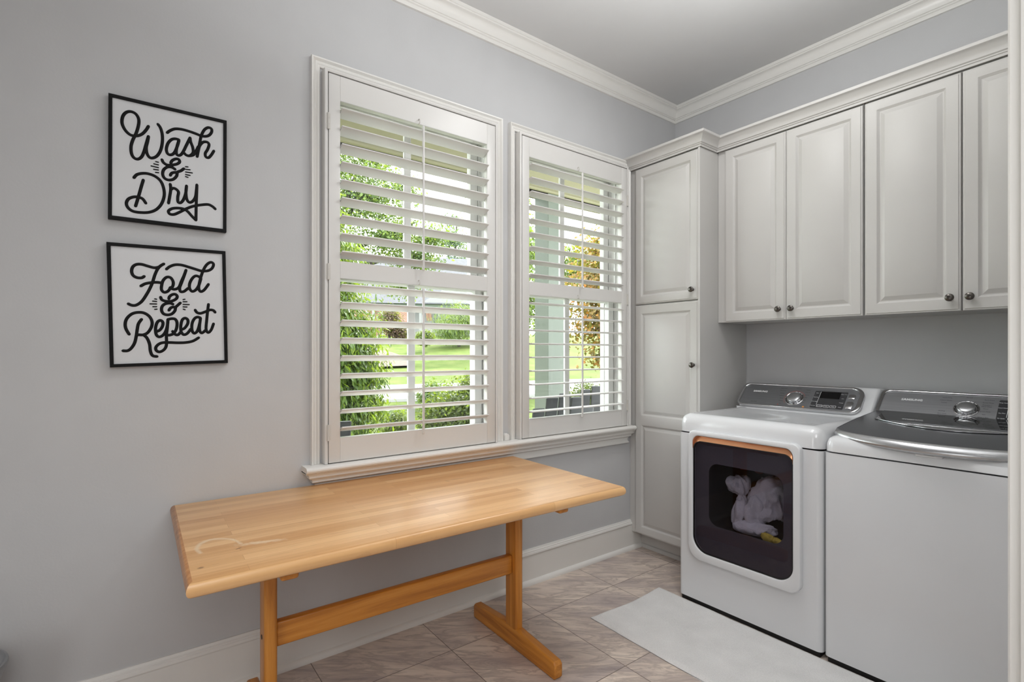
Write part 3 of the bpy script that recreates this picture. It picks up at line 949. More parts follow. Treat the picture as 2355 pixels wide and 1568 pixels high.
S2=[[(-3.0766,1.5473),(-3.0841,1.5414),(-3.0966,1.5409),(-3.1078,1.5476),(-3.112,1.561),(-3.109,1.5766),(-3.0991,1.5862),(-3.0841,1.5884),(-3.0665,1.584),(-3.0486,1.5802),(-3.0357,1.5834),(-3.0266,1.5912),(-3.0196,1.5967)],[(-3.0292,1.5894),(-3.0383,1.5759),(-3.046,1.5548),(-3.0525,1.5292),(-3.0601,1.5067),(-3.0715,1.481),(-3.0841,1.4585),(-3.0991,1.4453),(-3.1115,1.444),(-3.1213,1.4487)],[(-3.0861,1.5125),(-3.0741,1.5212),(-3.0588,1.5262),(-3.0409,1.5292),(-3.0253,1.5283)],[(-3.0003,1.5113),(-3.0083,1.4996),(-3.0188,1.4956),(-3.0266,1.5045),(-3.0258,1.5219),(-3.0214,1.5381),(-3.0109,1.5501),(-2.999,1.5486),(-2.9918,1.5342),(-2.9937,1.5181),(-3.0017,1.5127)],[(-3.0017,1.5127),(-2.9884,1.5083),(-2.9749,1.5164),(-2.9668,1.5395),(-2.9587,1.5611),(-2.9527,1.5811)],[(-2.9527,1.5811),(-2.9587,1.5595),(-2.9668,1.5331),(-2.9722,1.515),(-2.9695,1.5017),(-2.9587,1.5031),(-2.9464,1.5153)],[(-2.9075,1.5576),(-2.9201,1.563),(-2.9312,1.5555),(-2.9409,1.5352),(-2.9417,1.5157),(-2.934,1.5049),(-2.9229,1.5106),(-2.9131,1.5277),(-2.906,1.5544)],[(-3.0122,1.5784),(-3.0017,1.589),(-2.9857,1.597),(-2.9668,1.598),(-2.945,1.5931),(-2.9229,1.5872),(-2.9032,1.5826),(-2.8833,1.5855),(-2.8704,1.5957),(-2.8655,1.6111),(-2.8733,1.6179),(-2.8848,1.6107),(-2.8947,1.5949),(-2.9032,1.5711),(-2.9103,1.541),(-2.9131,1.5179),(-2.9075,1.5062),(-2.8976,1.5108),(-2.889,1.523),(-2.8819,1.5351)],[(-3.0292,1.4776),(-3.0253,1.4684),(-3.0122,1.4638),(-2.9964,1.4654),(-2.983,1.4742),(-2.9798,1.484),(-2.9857,1.4906),(-2.995,1.4887),(-3.003,1.4809),(-3.0048,1.4728)],[(-2.9924,1.4545),(-3.0017,1.4578),(-3.0148,1.4548),(-3.024,1.4464),(-3.0266,1.4321),(-3.0214,1.4197),(-3.0096,1.4155),(-2.9964,1.4192),(-2.987,1.4308),(-2.9843,1.4438),(-2.9776,1.4521),(-2.9701,1.4606)],[(-3.0048,1.4316),(-3.0003,1.4397),(-2.9924,1.4443),(-2.9843,1.4438)],[(-3.1188,1.3434),(-3.1274,1.3615),(-3.1298,1.3797),(-3.125,1.3981),(-3.1115,1.414),(-3.0941,1.4203),(-3.0766,1.4187),(-3.0614,1.4069),(-3.0542,1.3885),(-3.0563,1.3697),(-3.0665,1.3507),(-3.0791,1.3427),(-3.0916,1.3424),(-3.0991,1.3413)],[(-3.0841,1.3967),(-3.0929,1.3809),(-3.0966,1.3593),(-3.0991,1.3377),(-3.1041,1.313),(-3.1139,1.2945),(-3.1237,1.2868),(-3.1359,1.2868)],[(-3.0791,1.3427),(-3.069,1.332),(-3.0614,1.3104),(-3.0588,1.2854),(-3.0525,1.2698),(-3.0396,1.2666)],[(-3.0422,1.3544),(-3.0318,1.3604),(-3.024,1.3738),(-3.0227,1.3881),(-3.03,1.395),(-3.0391,1.3875),(-3.044,1.3669),(-3.0422,1.345),(-3.0344,1.3364),(-3.024,1.3407),(-3.0148,1.3551),(-3.0091,1.3775),(-3.0075,1.3997)],[(-3.0075,1.3997),(-3.0096,1.3679),(-3.0122,1.3425),(-3.0117,1.3204),(-3.0135,1.3013),(-3.0214,1.2887),(-3.0331,1.283),(-3.0422,1.2886),(-3.0429,1.2996),(-3.0344,1.3106),(-3.0214,1.3161),(-3.0017,1.3167),(-2.9776,1.316),(-2.9532,1.3173),(-2.9312,1.323),(-2.9131,1.3357)],[(-3.0075,1.3988),(-2.9964,1.4024),(-2.9857,1.4006),(-2.9803,1.388),(-2.9825,1.3655),(-2.991,1.3493),(-3.0017,1.3434),(-3.0096,1.3432)],[(-2.9937,1.3572),(-2.9857,1.3463),(-2.9776,1.3448),(-2.969,1.3546)],[(-2.969,1.3633),(-2.9573,1.3694),(-2.9477,1.3859),(-2.9477,1.4004),(-2.956,1.4059),(-2.9647,1.3982),(-2.969,1.3755),(-2.9676,1.3563),(-2.96,1.3458),(-2.9491,1.3503),(-2.9381,1.3667)],[(-2.9075,1.4085),(-2.9173,1.4114),(-2.927,1.4045),(-2.934,1.3864),(-2.934,1.362),(-2.927,1.3514),(-2.9173,1.3608),(-2.9103,1.3872),(-2.9075,1.4076)],[(-2.9075,1.4076),(-2.9103,1.3806),(-2.9097,1.361),(-2.9032,1.353),(-2.8919,1.3631)],[(-2.8819,1.4608),(-2.8848,1.4342),(-2.8876,1.4011),(-2.8896,1.3681),(-2.8833,1.3551),(-2.8733,1.3652),(-2.8655,1.3887)],[(-2.9243,1.4372),(-2.9187,1.4283),(-2.9075,1.4256),(-2.8919,1.4322),(-2.8776,1.4395),(-2.8661,1.4384),(-2.8603,1.4314)]]
R2=[[(-3.0466,1.4702),(-3.0409,1.4693)],[(-3.0525,1.462),(-3.0409,1.4611)],[(-3.0601,1.4519),(-3.0409,1.4524)],[(-3.0517,1.4424),(-3.0409,1.4429)],[(-3.0466,1.4332),(-3.0396,1.4342)],[(-2.9619,1.473),(-2.956,1.4746)],[(-2.9619,1.4652),(-2.9499,1.466)],[(-2.9619,1.4556),(-2.9428,1.4557)],[(-2.9619,1.4466),(-2.9499,1.4466)],[(-2.9614,1.4382),(-2.9554,1.4366)]]

def sign(name, label, corners, inner, strokes, rays):
    # corners TL, TR, BR, BL on the wall plane (y, z)
    cy = sum(c[0] for c in corners) / 4
    cz = sum(c[1] for c in corners) / 4
    root = thing(name, label, 'sign', (0.001, cy, cz), group='black-framed laundry signs')
    b = MB()
    b.prism([tuple(c) for c in inner[::-1]], YZ, 0.001, 0.016)
    b.obj('sign_face', 'sign_white', root, 0)
    b = MB()
    b.ring(list(corners[::-1]), list(inner[::-1]), YZ, 0.001, 0.022, 0.001)
    b.obj('sign_frame', 'sign_black', root, 0)
    b = MB()
    def stroke(pts, r):
        P_ = catmull(pts, 6)
        P_ = [Vector((0.0165, p[0], p[1])) for p in P_]
        n = len(P_)
        seg = 8
        # flattened round-ended tube lying on the face
        rings = []
        ext = []
        t0 = (P_[0] - P_[1]).normalized()
        t1 = (P_[-1] - P_[-2]).normalized()
        seq = [(P_[0] + t0 * r * 0.8, r * 0.5)] + [(p, r) for p in P_] + [(P_[-1] + t1 * r * 0.8, r * 0.5)]
        for i, (p, rr) in enumerate(seq):
            t = (seq[min(i + 1, len(seq) - 1)][0] - seq[max(i - 1, 0)][0]).normalized()
            s_ = Vector((0, -t.z, t.y))
            rings.append([b.bm.verts.new(p + s_ * rr * math.cos(2 * PI * k / seg) + Vector((0.0022 * math.sin(2 * PI * k / seg) * rr / r, 0, 0))) for k in range(seg)])
        for A, B in zip(rings, rings[1:]):
            for k in range(seg):
                j = (k + 1) % seg
                b.bm.faces.new((A[k], A[j], B[j], B[k]))
        b.bm.faces.new(rings[0][::-1])
        b.bm.faces.new(rings[-1])
    for s_ in strokes:
        stroke(s_, 0.0049)
    for s_ in rays:
        stroke([(a, c) for a, c in s_], 0.0021)
    b.obj('lettering', 'sign_black', root, 60)
    return root
sign('wall_sign', 'square white sign reading Wash and Dry in black script, hung upper', [(-3.1752, 2.1572), (-2.8225, 2.1590), (-2.8235, 1.7362), (-3.1765, 1.7340)], [(-3.1645, 2.1465), (-2.8335, 2.1482), (-2.8345, 1.7470), (-3.1657, 1.7450)], S1, R1)
sign('wall_sign', 'square white sign reading Fold and Repeat in black script, hung lower and slightly askew', [(-3.1807, 1.6535), (-2.8266, 1.6640), (-2.8186, 1.2410), (-3.1713, 1.2300)], [(-3.1692, 1.6427), (-2.8374, 1.6526), (-2.8296, 1.2520), (-3.1608, 1.2410)], S2, R2)

# ------------------------------------------------------------------ laundry machines
def console_map(yb, zb, yt, zt):
    L = math.hypot(yt - yb, zt - zb)
    ey, ez = (yt - yb) / L, (zt - zb) / L
    # normal points to the room and up
    ny, nz = -ez, ey
    return lambda u, v, d: (u, yb + ey * v + ny * d, zb + ez * v + nz * d)

def rings_knob(parent, f, u, v, r_out, r_in, h, dm='console_light'):
    g = lambda a, c, d: f(u + a, v + c, d)
    b = MB()
    b.lathe([(r_out, 0.0), (r_out, 0.003), (r_out - 0.003, 0.0045), (r_in + 0.006, 0.0035), (r_in + 0.004, 0.0012), (0, 0.0012)], g, 40)
    ringo = b.obj('dial_ring', 'chrome', parent)
    b = MB()
    b.lathe([(r_in, 0.0012), (r_in, h * 0.55), (r_in * 0.985, h * 0.68), (r_in * 0.94, h * 0.80), (r_in * 0.8, h * 0.90), (r_in * 0.5, h * 0.97), (0, h)], g, 40)
    b.obj('dial', 'dial_metal', parent)
    b = MB()
    for k in range(16):
        a = 2 * PI * k / 16 + 0.2
        ca, sa = math.cos(a), math.sin(a)
        m = (r_out + r_in) / 2 + 0.001
        for s_ in (1,):
            p = [(m * ca - 0.003 * ca - 0.0009 * sa, m * sa - 0.003 * sa + 0.0009 * ca), (m * ca + 0.003 * ca - 0.0009 * sa, m * sa + 0.003 * sa + 0.0009 * ca), (m * ca + 0.003 * ca + 0.0009 * sa, m * sa + 0.003 * sa - 0.0009 * ca), (m * ca - 0.003 * ca + 0.0009 * sa, m * sa - 0.003 * sa - 0.0009 * ca)]
            b.prism(p, g, 0.0040, 0.0052)
    b.obj('dial_mark', 'print_dark', ringo, 0)['kind'] = 'stuff'

def console(root, x0, x1, hx0, hx1, f, cx, mat, rr, kn, disp, words_l, words_r, words_d, logo_u, logo_v, logo_w, yb, zb, yt, zt):
    # white housing behind the bezel
    b = MB()
    prof = [(-0.045, 0.950), (-0.045, zt + 0.003), (yt + 0.02, zt + 0.006), (yt + 0.004, zt + 0.002), (yb + 0.003, zb - 0.010), (yb - 0.012, zb - 0.022), (yb - 0.03, 0.955), (yb - 0.03, 0.950)]
    b.prism(prof, lambda u, v, d: (d, u, v), hx0, hx1, 0.016, 4)
    b.obj('console_housing', 'enamel', root, 40)
    L = math.hypot(yt - yb, zt - zb)
    o_out = rrect(x0, x1, -0.004, L + 0.001, (0.034, 0.045, 0.060, 0.034), 8)
    o_in = rrect(x0 + 0.017, x1 - 0.022, 0.004, L - 0.012, (0.026, 0.034, 0.046, 0.026), 8)
    b = MB()
    b.ring(o_out, o_in, f, -0.006, 0.011, 0.004)
    b.obj('console_bezel', 'chrome', root, 50)
    b = MB()
    b.prism(o_in, f, -0.004, 0.006)
    pn = b.obj('console_panel', mat, root, 0)
    g = lambda u, v, d: f(u, v, 0.006 + d)
    rings_knob(root, g, kn[0], kn[1], kn[2], kn[3], 0.019)
    dx0, dx1, dz0, dz1 = disp
    b = MB(); b.prism(rrect(dx0, dx1, dz0, dz1, 0.005), g, 0.0, 0.0012); ds = b.obj('display_panel', 'display_grey', root, 0)
    w = dx1 - dx0
    b = MB(); b.prism([(dx0 + w * 0.20, dz0 + 0.066), (dx0 + w * 0.80, dz0 + 0.066), (dx0 + w * 0.80, dz1 - 0.005), (dx0 + w * 0.20, dz1 - 0.005)], g, 0.0012, 0.0020); b.obj('screen', 'display', ds, 0)
    b = MB()
    b.prism([(dx0 + w * 0.175, dz0 + 0.02), (dx0 + w * 0.182, dz0 + 0.02), (dx0 + w * 0.182, dz1 - 0.006), (dx0 + w * 0.175, dz1 - 0.006)], g, 0.0012, 0.0016)
    b.obj('display_rule', 'print_light', ds, 0)
    for k, t_ in enumerate(words_d[:3]):
        uu = dx0 + w * (0.29 + 0.205 * k)
        b = MB()
        b.ring(rrect(uu - w * 0.09, uu + w * 0.09, dz0 + 0.006, dz0 + 0.021, 0.003, 3), rrect(uu - w * 0.083, uu + w * 0.083, dz0 + 0.0072, dz0 + 0.0198, 0.0024, 3), g, 0.0012, 0.0018)
        b.text(t_, 0.0075, g, uu, dz0 + 0.0135, thick=0.0018)
        b.obj('touch_button', 'print_light', ds, 0)
    def word(t_, size, u_, v_, par, mat_, th):
        b = MB()
        b.text(t_, size, g, u_, v_, 'CENTER', th)
        b.obj('printed_word', mat_, par, 0)
    for k, t_ in enumerate(words_d[3:7]):
        word(t_, 0.0062, dx0 + w * 0.088, dz0 + 0.013 + 0.029 * (3 - k), ds, 'print_light', 0.0018)
    for k, t_ in enumerate(words_d[7:11]):
        word(t_, 0.0060, dx0 + w * 0.90, dz0 + 0.013 + 0.029 * (3 - k), ds, 'print_light', 0.0018)
    for (t_, u_, v_) in words_l + words_r:
        word(t_, 0.0070, u_, v_, pn, 'print_dark', 0.0005)
    b = MB()
    b.text('SAMSUNG', 0.0165, g, logo_u, logo_v, 'CENTER', 0.0008, wide=logo_w, fat=0.0005)
    b.obj('brand_lettering', 'print_light', pn, 0)
    return pn

def appliance_body(b, x0, x1, yf, zb, zt, hole=None):
    if hole:
        b.box(x0, x0 + 0.02, yf + 0.012, -0.05, zb, zt)
        b.box(x1 - 0.02, x1, yf + 0.012, -0.05, zb, zt)
        b.box(x0 + 0.02, x1 - 0.02, -0.07, -0.05, zb, zt)
        b.box(x0 + 0.02, x1 - 0.02, yf + 0.012, -0.07, zb, zb + 0.02)
        n = 8
        out = rrect(x0, x1, zb, zt, 0.0001, n)
        b.ring(out, hole, XZ, -yf - 0.018, -yf, 0.0)
        es = [e for e in b.bm.edges if abs(e.verts[0].co.y - yf) < 1e-6 and abs(e.verts[1].co.y - yf) < 1e-6 and abs(e.verts[0].co.x - e.verts[1].co.x) < 2e-4 and min(abs(e.verts[0].co.x - x0), abs(e.verts[0].co.x - x1)) < 2e-4]
    else:
        b.box(x0, x1, yf, -0.05, zb, zt, 0.018, 4, edges='vert')

YF = -0.812
# --- dryer
dx0, dx1 = 0.602, 1.294
dryer = thing('clothes_dryer', 'white front-loading dryer with a dark window, next to the tall cabinet', 'dryer', ((dx0 + dx1) / 2, -0.43, 0.0))
cavity = rrect(0.770, 1.150, 0.405, 0.745, 0.06, 8)
# body in plan: rounded front corners, opening cut in the front skin
b = MB()
def shell(b, x0, x1, yf, yb, zb, zt, r, hole):
    # side walls with rounded front corners
    plan = []
    for k in range(7):
        a = PI / 2 * k / 6
        plan.append((x0 + r - r * math.cos(a), yf + r - r * math.sin(a)))
    left = [(x0, yb)] + plan
    right = [(x0 + x1 - p[0], p[1]) for p in left[::-1]]
    for path in (left, right):
        A = [b.bm.verts.new((p[0], p[1], zb)) for p in path]
        B = [b.bm.verts.new((p[0], p[1], zt)) for p in path]
        for i in range(len(path) - 1):
            b.bm.faces.new((A[i], A[i + 1], B[i + 1], B[i]))
    # front skin with its opening
    n = len(hole)
    cx = sum(p[0] for p in hole) / n
    cz = sum(p[1] for p in hole) / n
    X0, X1 = x0 + r, x1 - r
    out = []
    for (u, v) in hole:
        du, dv = u - cx, v - cz
        k = min((X1 - cx) / du if du > 1e-6 else 1e9, (X0 - cx) / du if du < -1e-6 else 1e9, (zt - cz) / dv if dv > 1e-6 else 1e9, (zb - cz) / dv if dv < -1e-6 else 1e9)
        out.append((cx + du * k, cz + dv * k))
    # keep the true corners
    for c in ((X0, zb), (X1, zb), (X1, zt), (X0, zt)):
        i = min(range(n), key=lambda q: (out[q][0] - c[0]) ** 2 + (out[q][1] - c[1]) ** 2)
        out[i] = c
    O = [b.bm.verts.new((u, yf, v)) for u, v in out]
    H = [b.bm.verts.new((u, yf, v)) for u, v in hole]
    for i in range(n):
        j = (i + 1) % n
        b.bm.faces.new((O[i], O[j], H[j], H[i]))
    b.bm.faces.new([b.bm.verts.new(p) for p in ((x0, yb, zb), (x1, yb, zb), (x1, yb, zt), (x0, yb, zt))])
    b.bm.faces.new([b.bm.verts.new(p) for p in ((x0 + r, yf, zb), (x1 - r, yf, zb), (x1, yb, zb), (x0, yb, zb))])
    bmesh.ops.remove_doubles(b.bm, verts=b.bm.verts[:], dist=1e-5)
shell(b, dx0, dx1, YF, -0.05, 0.026, 0.868, 0.022, cavity)
b.obj('dryer_body', 'enamel', dryer, 40)
def plinth(b, x0, x1):
    b.box(x0 + 0.012, x1 - 0.012, YF + 0.012, -0.06, 0.0, 0.0255)
b = MB(); plinth(b, dx0, dx1); b.obj('base', 'black_rubber', dryer, 0)
def top_cover(x0, x1, z0, z1, yf):
    b = MB()
    b.box(x0 - 0.002, x1 + 0.002, yf - 0.003, -0.048, 0.70, z1, 0.048, 6)
    bmesh.ops.bisect_plane(b.bm, geom=b.bm.verts[:] + b.bm.edges[:] + b.bm.faces[:], plane_co=(0, 0, z0), plane_no=(0, 0, -1), clear_outer=True)
    bmesh.ops.holes_fill(b.bm, edges=[e for e in b.bm.edges if e.is_boundary])
    return b
b = top_cover(dx0, dx1, 0.874, 0.966, YF)
tf = [f for f in b.bm.faces if f.normal.z > 0.999 and f.calc_center_median().z > 0.96]
r_ = bmesh.ops.inset_region(b.bm, faces=tf, thickness=0.012, depth=0.0)
r_ = bmesh.ops.inset_region(b.bm, faces=tf, thickness=0.02, depth=-0.0055)
r_ = bmesh.ops.inset_region(b.bm, faces=tf, thickness=0.006, depth=-0.0005)
b.obj('top_cover', 'enamel', dryer, 40)

fD = console_map(-0.25, 0.978, -0.135, 1.095)
wl = [('Heavy Duty', 0.836, 0.136), ('Perm Press', 0.836, 0.118), ('Bedding', 0.838, 0.099), ('Delicates', 0.840, 0.081), ('Wool', 0.844, 0.063), ('Towels', 0.846, 0.045), ('Eco', 0.850, 0.026), ('Steam Fresh', 0.700, 0.026)]
wr = [('Normal', 0.915, 0.138), ('Sanitize', 0.990, 0.132), ('Time Dry', 0.992, 0.114), ('Quick Dry', 0.989, 0.096), ('Air Fluff', 0.986, 0.078), ('Wrinkle', 0.984, 0.060), ('Refresh', 0.982, 0.042)]
wr = [(a, u - 0.024 if u > 0.95 else u, v) for a, u, v in wr]
pn = console(dryer, 0.600, 1.236, 0.612, 1.287, fD, 0.92, 'console_grey', 0.03, (0.912, 0.066, 0.048, 0.035), (1.004, 1.160, 0.014, 0.130), wl, wr,
    ['Dry Level', 'Temp.', 'Time', 'Signal', 'Rack Dry', 'Drum Light', 'My Cycle', 'Adjust Time', 'Less', 'Wrinkle', 'Delay'], 0.712, 0.103, 1.08, -0.25, 0.978, -0.135, 1.095)
gD = lambda u, v, d: fD(u, v, 0.006 + d)
for (u0, u1, v0, v1) in ((1.169, 1.198, 0.086, 0.114), (1.169, 1.199, 0.020, 0.066)):
    b = MB()
    b.prism(rrect(u0, u1, v0, v1, 0.005), gD, 0.0, 0.004, 0.0015, 2)
    b.obj('button', 'chrome', pn)
b = MB(); b.lathe([(0.0, 0.0008), (0.003, 0.0008), (0.003, 0.0004)], lambda u, v, h: gD(0.838 + u, 0.017 + v, h), 12); b.obj('cycle_mark', 'print_red', pn, 0)
b = MB(); b.prism(rrect(0.968, 0.977, 0.010, 0.018, 0.001), gD, 0, 0.0008); b.obj('cycle_mark', 'print_orange', pn, 0)
b = MB()
ringp = [(0.912 + 0.053 * math.cos(a), 0.066 + 0.053 * math.sin(a)) for a in [R(x) for x in range(20, 221, 8)]]
b.tube([gD(u, v, 0.0006) for u, v in ringp], 0.0007, 4)
b.obj('cycle_mark', 'print_red', pn, 0)

# dryer door
dd = MB()
do = rrect(0.676, 1.220, 0.243, 0.888, (0.070, 0.050, 0.032, 0.032), 10)
di = rrect(0.703, 1.189, 0.283, 0.864, (0.080, 0.070, 0.034, 0.034), 10)
dd.ring(do, di, XZ, -YF, -YF + 0.030, 0.005)
door = dd.obj('dryer_door', 'enamel', dryer, 50)
b = MB()
n_ = 10
gi = rrect(0.7045, 1.1875, 0.2845, 0.838, (0.079, 0.069, 0.040, 0.040), 10)
b.prism(gi, XZ, -YF + 0.020, -YF + 0.025, 0.0015, 2)
b.obj('door_window', 'smoke_glass', door, 40)
b = MB()
b.ring(gi, rrect(0.7075, 1.1845, 0.2875, 0.835, (0.077, 0.067, 0.038, 0.038), 10), XZ, -YF + 0.0150, -YF + 0.0258)
b.obj('window_gasket', 'black_rubber', door, 40)
# copper handle recess along the top of the window
b = MB()
ho = rrect(0.7032, 1.1888, 0.79, 0.8638, (0.001, 0.001, 0.034, 0.034), 10)
hi = rrect(0.7080, 1.1845, 0.79, 0.838, (0.001, 0.001, 0.036, 0.036), 10)
def top_part(L):
    # right side up, over and down the left
    return [p for p in L[11:]][0:]
a_ = ho[21 + 1 - 11:44]
O_ = [(1.1888, 0.800)] + ho[22:44] + [(0.7032, 0.800)]
I_ = [(1.1845, 0.800)] + hi[22:44] + [(0.7080, 0.800)]
A = [b.bm.verts.new(XZ(u, v, -YF + 0.029)) for u, v in O_]
B = [b.bm.verts.new(XZ(u * 0.75 + u2 * 0.25, v * 0.75 + v2 * 0.25, -YF + 0.012)) for (u, v), (u2, v2) in zip(O_, I_)]
C_ = [b.bm.verts.new(XZ(u, v, -YF + 0.020)) for u, v in I_]
for i in range(len(A) - 1):
    b.bm.faces.new((A[i], A[i + 1], B[i + 1], B[i]))
    b.bm.faces.new((B[i], B[i + 1], C_[i + 1], C_[i]))
b.obj('door_handle', 'copper', door, 60)
b = MB()
lo = rrect(0.700, 1.192, 0.281, 0.866, (0.080, 0.070, 0.034, 0.034), 10)
li = rrect(0.778, 1.140, 0.428, 0.735, 0.05, 10)
b.ring(lo, li, XZ, -YF + 0.002, -YF + 0.006)
b.grid(lambda u, v: (0, 0, 0), 1, 1) if False else None
b.obj('door_liner', 'liner', door, 40)
# drum behind the porthole
b = MB()
m = [(u, v) for u, v in cavity]
A = [b.bm.verts.new((u, YF + 0.004, v)) for u, v in m]
B = [b.bm.verts.new((0.96 + (u - 0.96) * 1.25, YF + 0.06, 0.575 + (v - 0.575) * 1.25)) for u, v in m]
C_ = [b.bm.verts.new((0.96 + (u - 0.96) * 1.25, -0.16, 0.575 + (v - 0.575) * 1.25)) for u, v in m]
for i in range(len(m)):
    j = (i + 1) % len(m)
    b.bm.faces.new((A[i], A[j], B[j], B[i]))
    b.bm.faces.new((B[i], B[j], C_[j], C_[i]))
b.bm.faces.new(C_)
b.obj('drum', 'drum', dryer, 40)

def heap(name, label, cat, mat, c, r, seed, amp=0.35, f1=9.0, flat=-0.8, level=5):
    rnd = random.Random(seed)
    from mathutils import noise as mn
    bm = bmesh.new()
    bmesh.ops.create_icosphere(bm, subdivisions=level, radius=1.0)
    off = Vector((seed * 3.1, seed * 1.7, seed))
    for v in bm.verts:
        p = v.co.copy()
        q = Vector((p.x * r[0], p.y * r[1], p.z * r[2]))
        n = mn.noise(q * f1 + off) * amp + (1 - abs(mn.noise(q * f1 * 2.2 + off)) * 2) * amp * 0.35 + mn.noise(q * f1 * 4 + off) * amp * 0.15
        q = q * (1 + n)
        if q.z < flat * r[2]:
            q.z = flat * r[2]
        v.co = q
    b = MB(); b.bm.free(); b.bm = bm
    bmesh.ops.translate(bm, vec=Vector(c), verts=bm.verts[:])
    return tag(b.obj(name, mat, None, 80, origin=c), label, cat, 'laundry inside the dryer')
def laundry(name, label, cat, mat, lobes, seed, amp, f1, org):
    from mathutils import noise as mn
    bm = bmesh.new()
    for q, (cx, cy, cz, rx, ry, rz) in enumerate(lobes):
        r_ = bmesh.ops.create_icosphere(bm, subdivisions=5, radius=1.0)
        for v in r_['verts']:
            p = v.co
            w = Vector((cx + p.x * rx, cy + p.y * ry, cz + p.z * rz))
            o = Vector((seed, seed * 2.3, seed * 0.7 + q * 0.4))
            n = mn.noise(w * f1 + o) * amp - abs(mn.noise(Vector((w.x * f1 * 2.2, w.y * f1 * 2.2, w.z * f1 * 0.9)) + o)) * amp * 0.9 + mn.noise(w * f1 * 6 + o) * amp * 0.10
            w = Vector((cx, cy, cz)) + (w - Vector((cx, cy, cz))) * (1 + n)
            w.z = max(w.z, 0.412)
            w.y = min(max(w.y, YF + 0.012), -0.2)
            v.co = w
    b = MB(); b.bm.free(); b.bm = bm
    return tag(b.obj(name, mat, None, 80, origin=org), label, cat, 'laundry inside the dryer')
laundry('towel', 'white fluffy towel heaped behind the dark dryer window', 'towel', 'towel_white', [(1.02, -0.66, 0.58, 0.105, 0.09, 0.105), (0.865, -0.685, 0.62, 0.060, 0.07, 0.055), (0.885, -0.70, 0.515, 0.040, 0.06, 0.10), (0.955, -0.69, 0.52, 0.045, 0.07, 0.11), (0.98, -0.73, 0.44, 0.10, 0.05, 0.035)], 3, 0.55, 11.0, (0.96, -0.68, 0.50))
laundry('garment', 'rust red garment lying above the white towel inside the dryer', 'clothing', 'towel_red', [(0.875, -0.62, 0.715, 0.045, 0.04, 0.030), (0.915, -0.60, 0.712, 0.035, 0.03, 0.03)], 5, 0.6, 14.0, (0.89, -0.67, 0.68))
laundry('cloth', 'yellow patterned cloth at the bottom right inside the dryer', 'cloth', 'towel_yellow', [(1.050, -0.782, 0.434, 0.035, 0.014, 0.022), (1.095, -0.780, 0.428, 0.035, 0.014, 0.016)], 8, 0.5, 20.0, (1.07, -0.78, 0.43))

# --- washer
wx0, wx1 = 1.301, 2.000
washer = thing('washing_machine', 'white top-loading washer with a dark metallic lid, right of the dryer', 'washing machine', ((wx0 + wx1) / 2, -0.43, 0.0))
b = MB()
b.box(wx0, wx1, YF, -0.05, 0.026, 0.868, 0.020, 4, edges='vert')
b.obj('washer_body', 'enamel', washer, 40)
b = MB(); plinth(b, wx0, wx1); b.obj('base', 'black_rubber', washer, 0)
b = MB()
b.box(wx0 - 0.001, wx1 + 0.001, YF - 0.003, -0.048, 0.70, 0.938, 0.040, 6)
bmesh.ops.bisect_plane(b.bm, geom=b.bm.verts[:] + b.bm.edges[:] + b.bm.faces[:], plane_co=(0, 0, 0.874), plane_no=(0, 0, -1), clear_outer=True)
bmesh.ops.holes_fill(b.bm, edges=[e for e in b.bm.edges if e.is_boundary])
tf = [f for f in b.bm.faces if f.normal.z > 0.999 and f.calc_center_median().z > 0.93]
bmesh.ops.inset_region(b.bm, faces=tf, thickness=0.004, depth=0.0)
bmesh.ops.inset_region(b.bm, faces=tf, thickness=0.014, depth=-0.020)
b.obj('top_frame', 'enamel', washer, 40)
b = MB()
b.box(1.612, 1.692, -0.824, -0.780, 0.902, 0.929, 0.004, 2)
la = b.obj('lid_latch', 'enamel', washer)
b = MB()
b.box(1.638, 1.668, -0.8252, -0.815, 0.910, 0.923, 0.001, 1)
b.obj('latch_slot', 'black_rubber', la)
b = MB()
b.box(1.641, 1.665, -0.8258, -0.820, 0.9135, 0.9195)
b.obj('latch_plate', 'chrome', la)

def lidp(u, v, dz=0.0, push=0.0):
    # u across 0..1, v from the hinge (0) to the front lip (1)
    s = math.sin(PI * min(max(u, 0), 1)) ** 0.42
    x = 1.309 + 0.684 * u
    yfr = -0.700 - 0.120 * s
    y = -0.236 + (yfr + 0.236) * v
    z = 1.004 - 0.034 * v - 0.010 * v ** 3 - 0.010 * s * v
    return (x, y - push, z + dz)
b = MB()
b.grid(lambda u, v: lidp(u, v), 40, 16)
b.grid(lambda u, v: lidp(u, v, -0.012), 40, 16)
b.obj('lid', 'lid_grey', washer, 60)
b = MB()
# front and side lip: a rolled band following the lid outline
path = [lidp(0, v / 14) for v in range(0, 14)] + [lidp(u / 40, 1.0) for u in range(0, 41)] + [lidp(1, 1 - v / 14) for v in range(1, 15)]
pv = [Vector(p) for p in path]
cen = Vector((1.656, -0.50, 0.98))
rings = []
lipprof = [(-0.006, 0.0022), (0.003, 0.0012), (0.012, -0.006), (0.0185, -0.018), (0.0195, -0.026), (0.0165, -0.033), (0.008, -0.038), (-0.006, -0.036)]
for i, p in enumerate(pv):
    t = (pv[min(i + 1, len(pv) - 1)] - pv[max(i - 1, 0)])
    t.z = 0
    t.normalize()
    n = Vector((t.y, -t.x, 0))
    if (p - cen).dot(n) < 0:
        n = -n
    fr = min(1.0, max(0.0, (-p.y - 0.236) / 0.40))
    kk = (0.30 + 0.30 * fr) if p.x <= 1.3091 or p.x >= 1.9929 else 0.60 + 0.42 * math.sin(PI * (p.x - 1.309) / 0.684) ** 0.5
    if p.x <= 1.3091 or p.x >= 1.9929:
        n = n * 0.35
    rings.append([b.bm.verts.new(p + n * a * kk + Vector((0, 0, h * kk))) for a, h in lipprof])
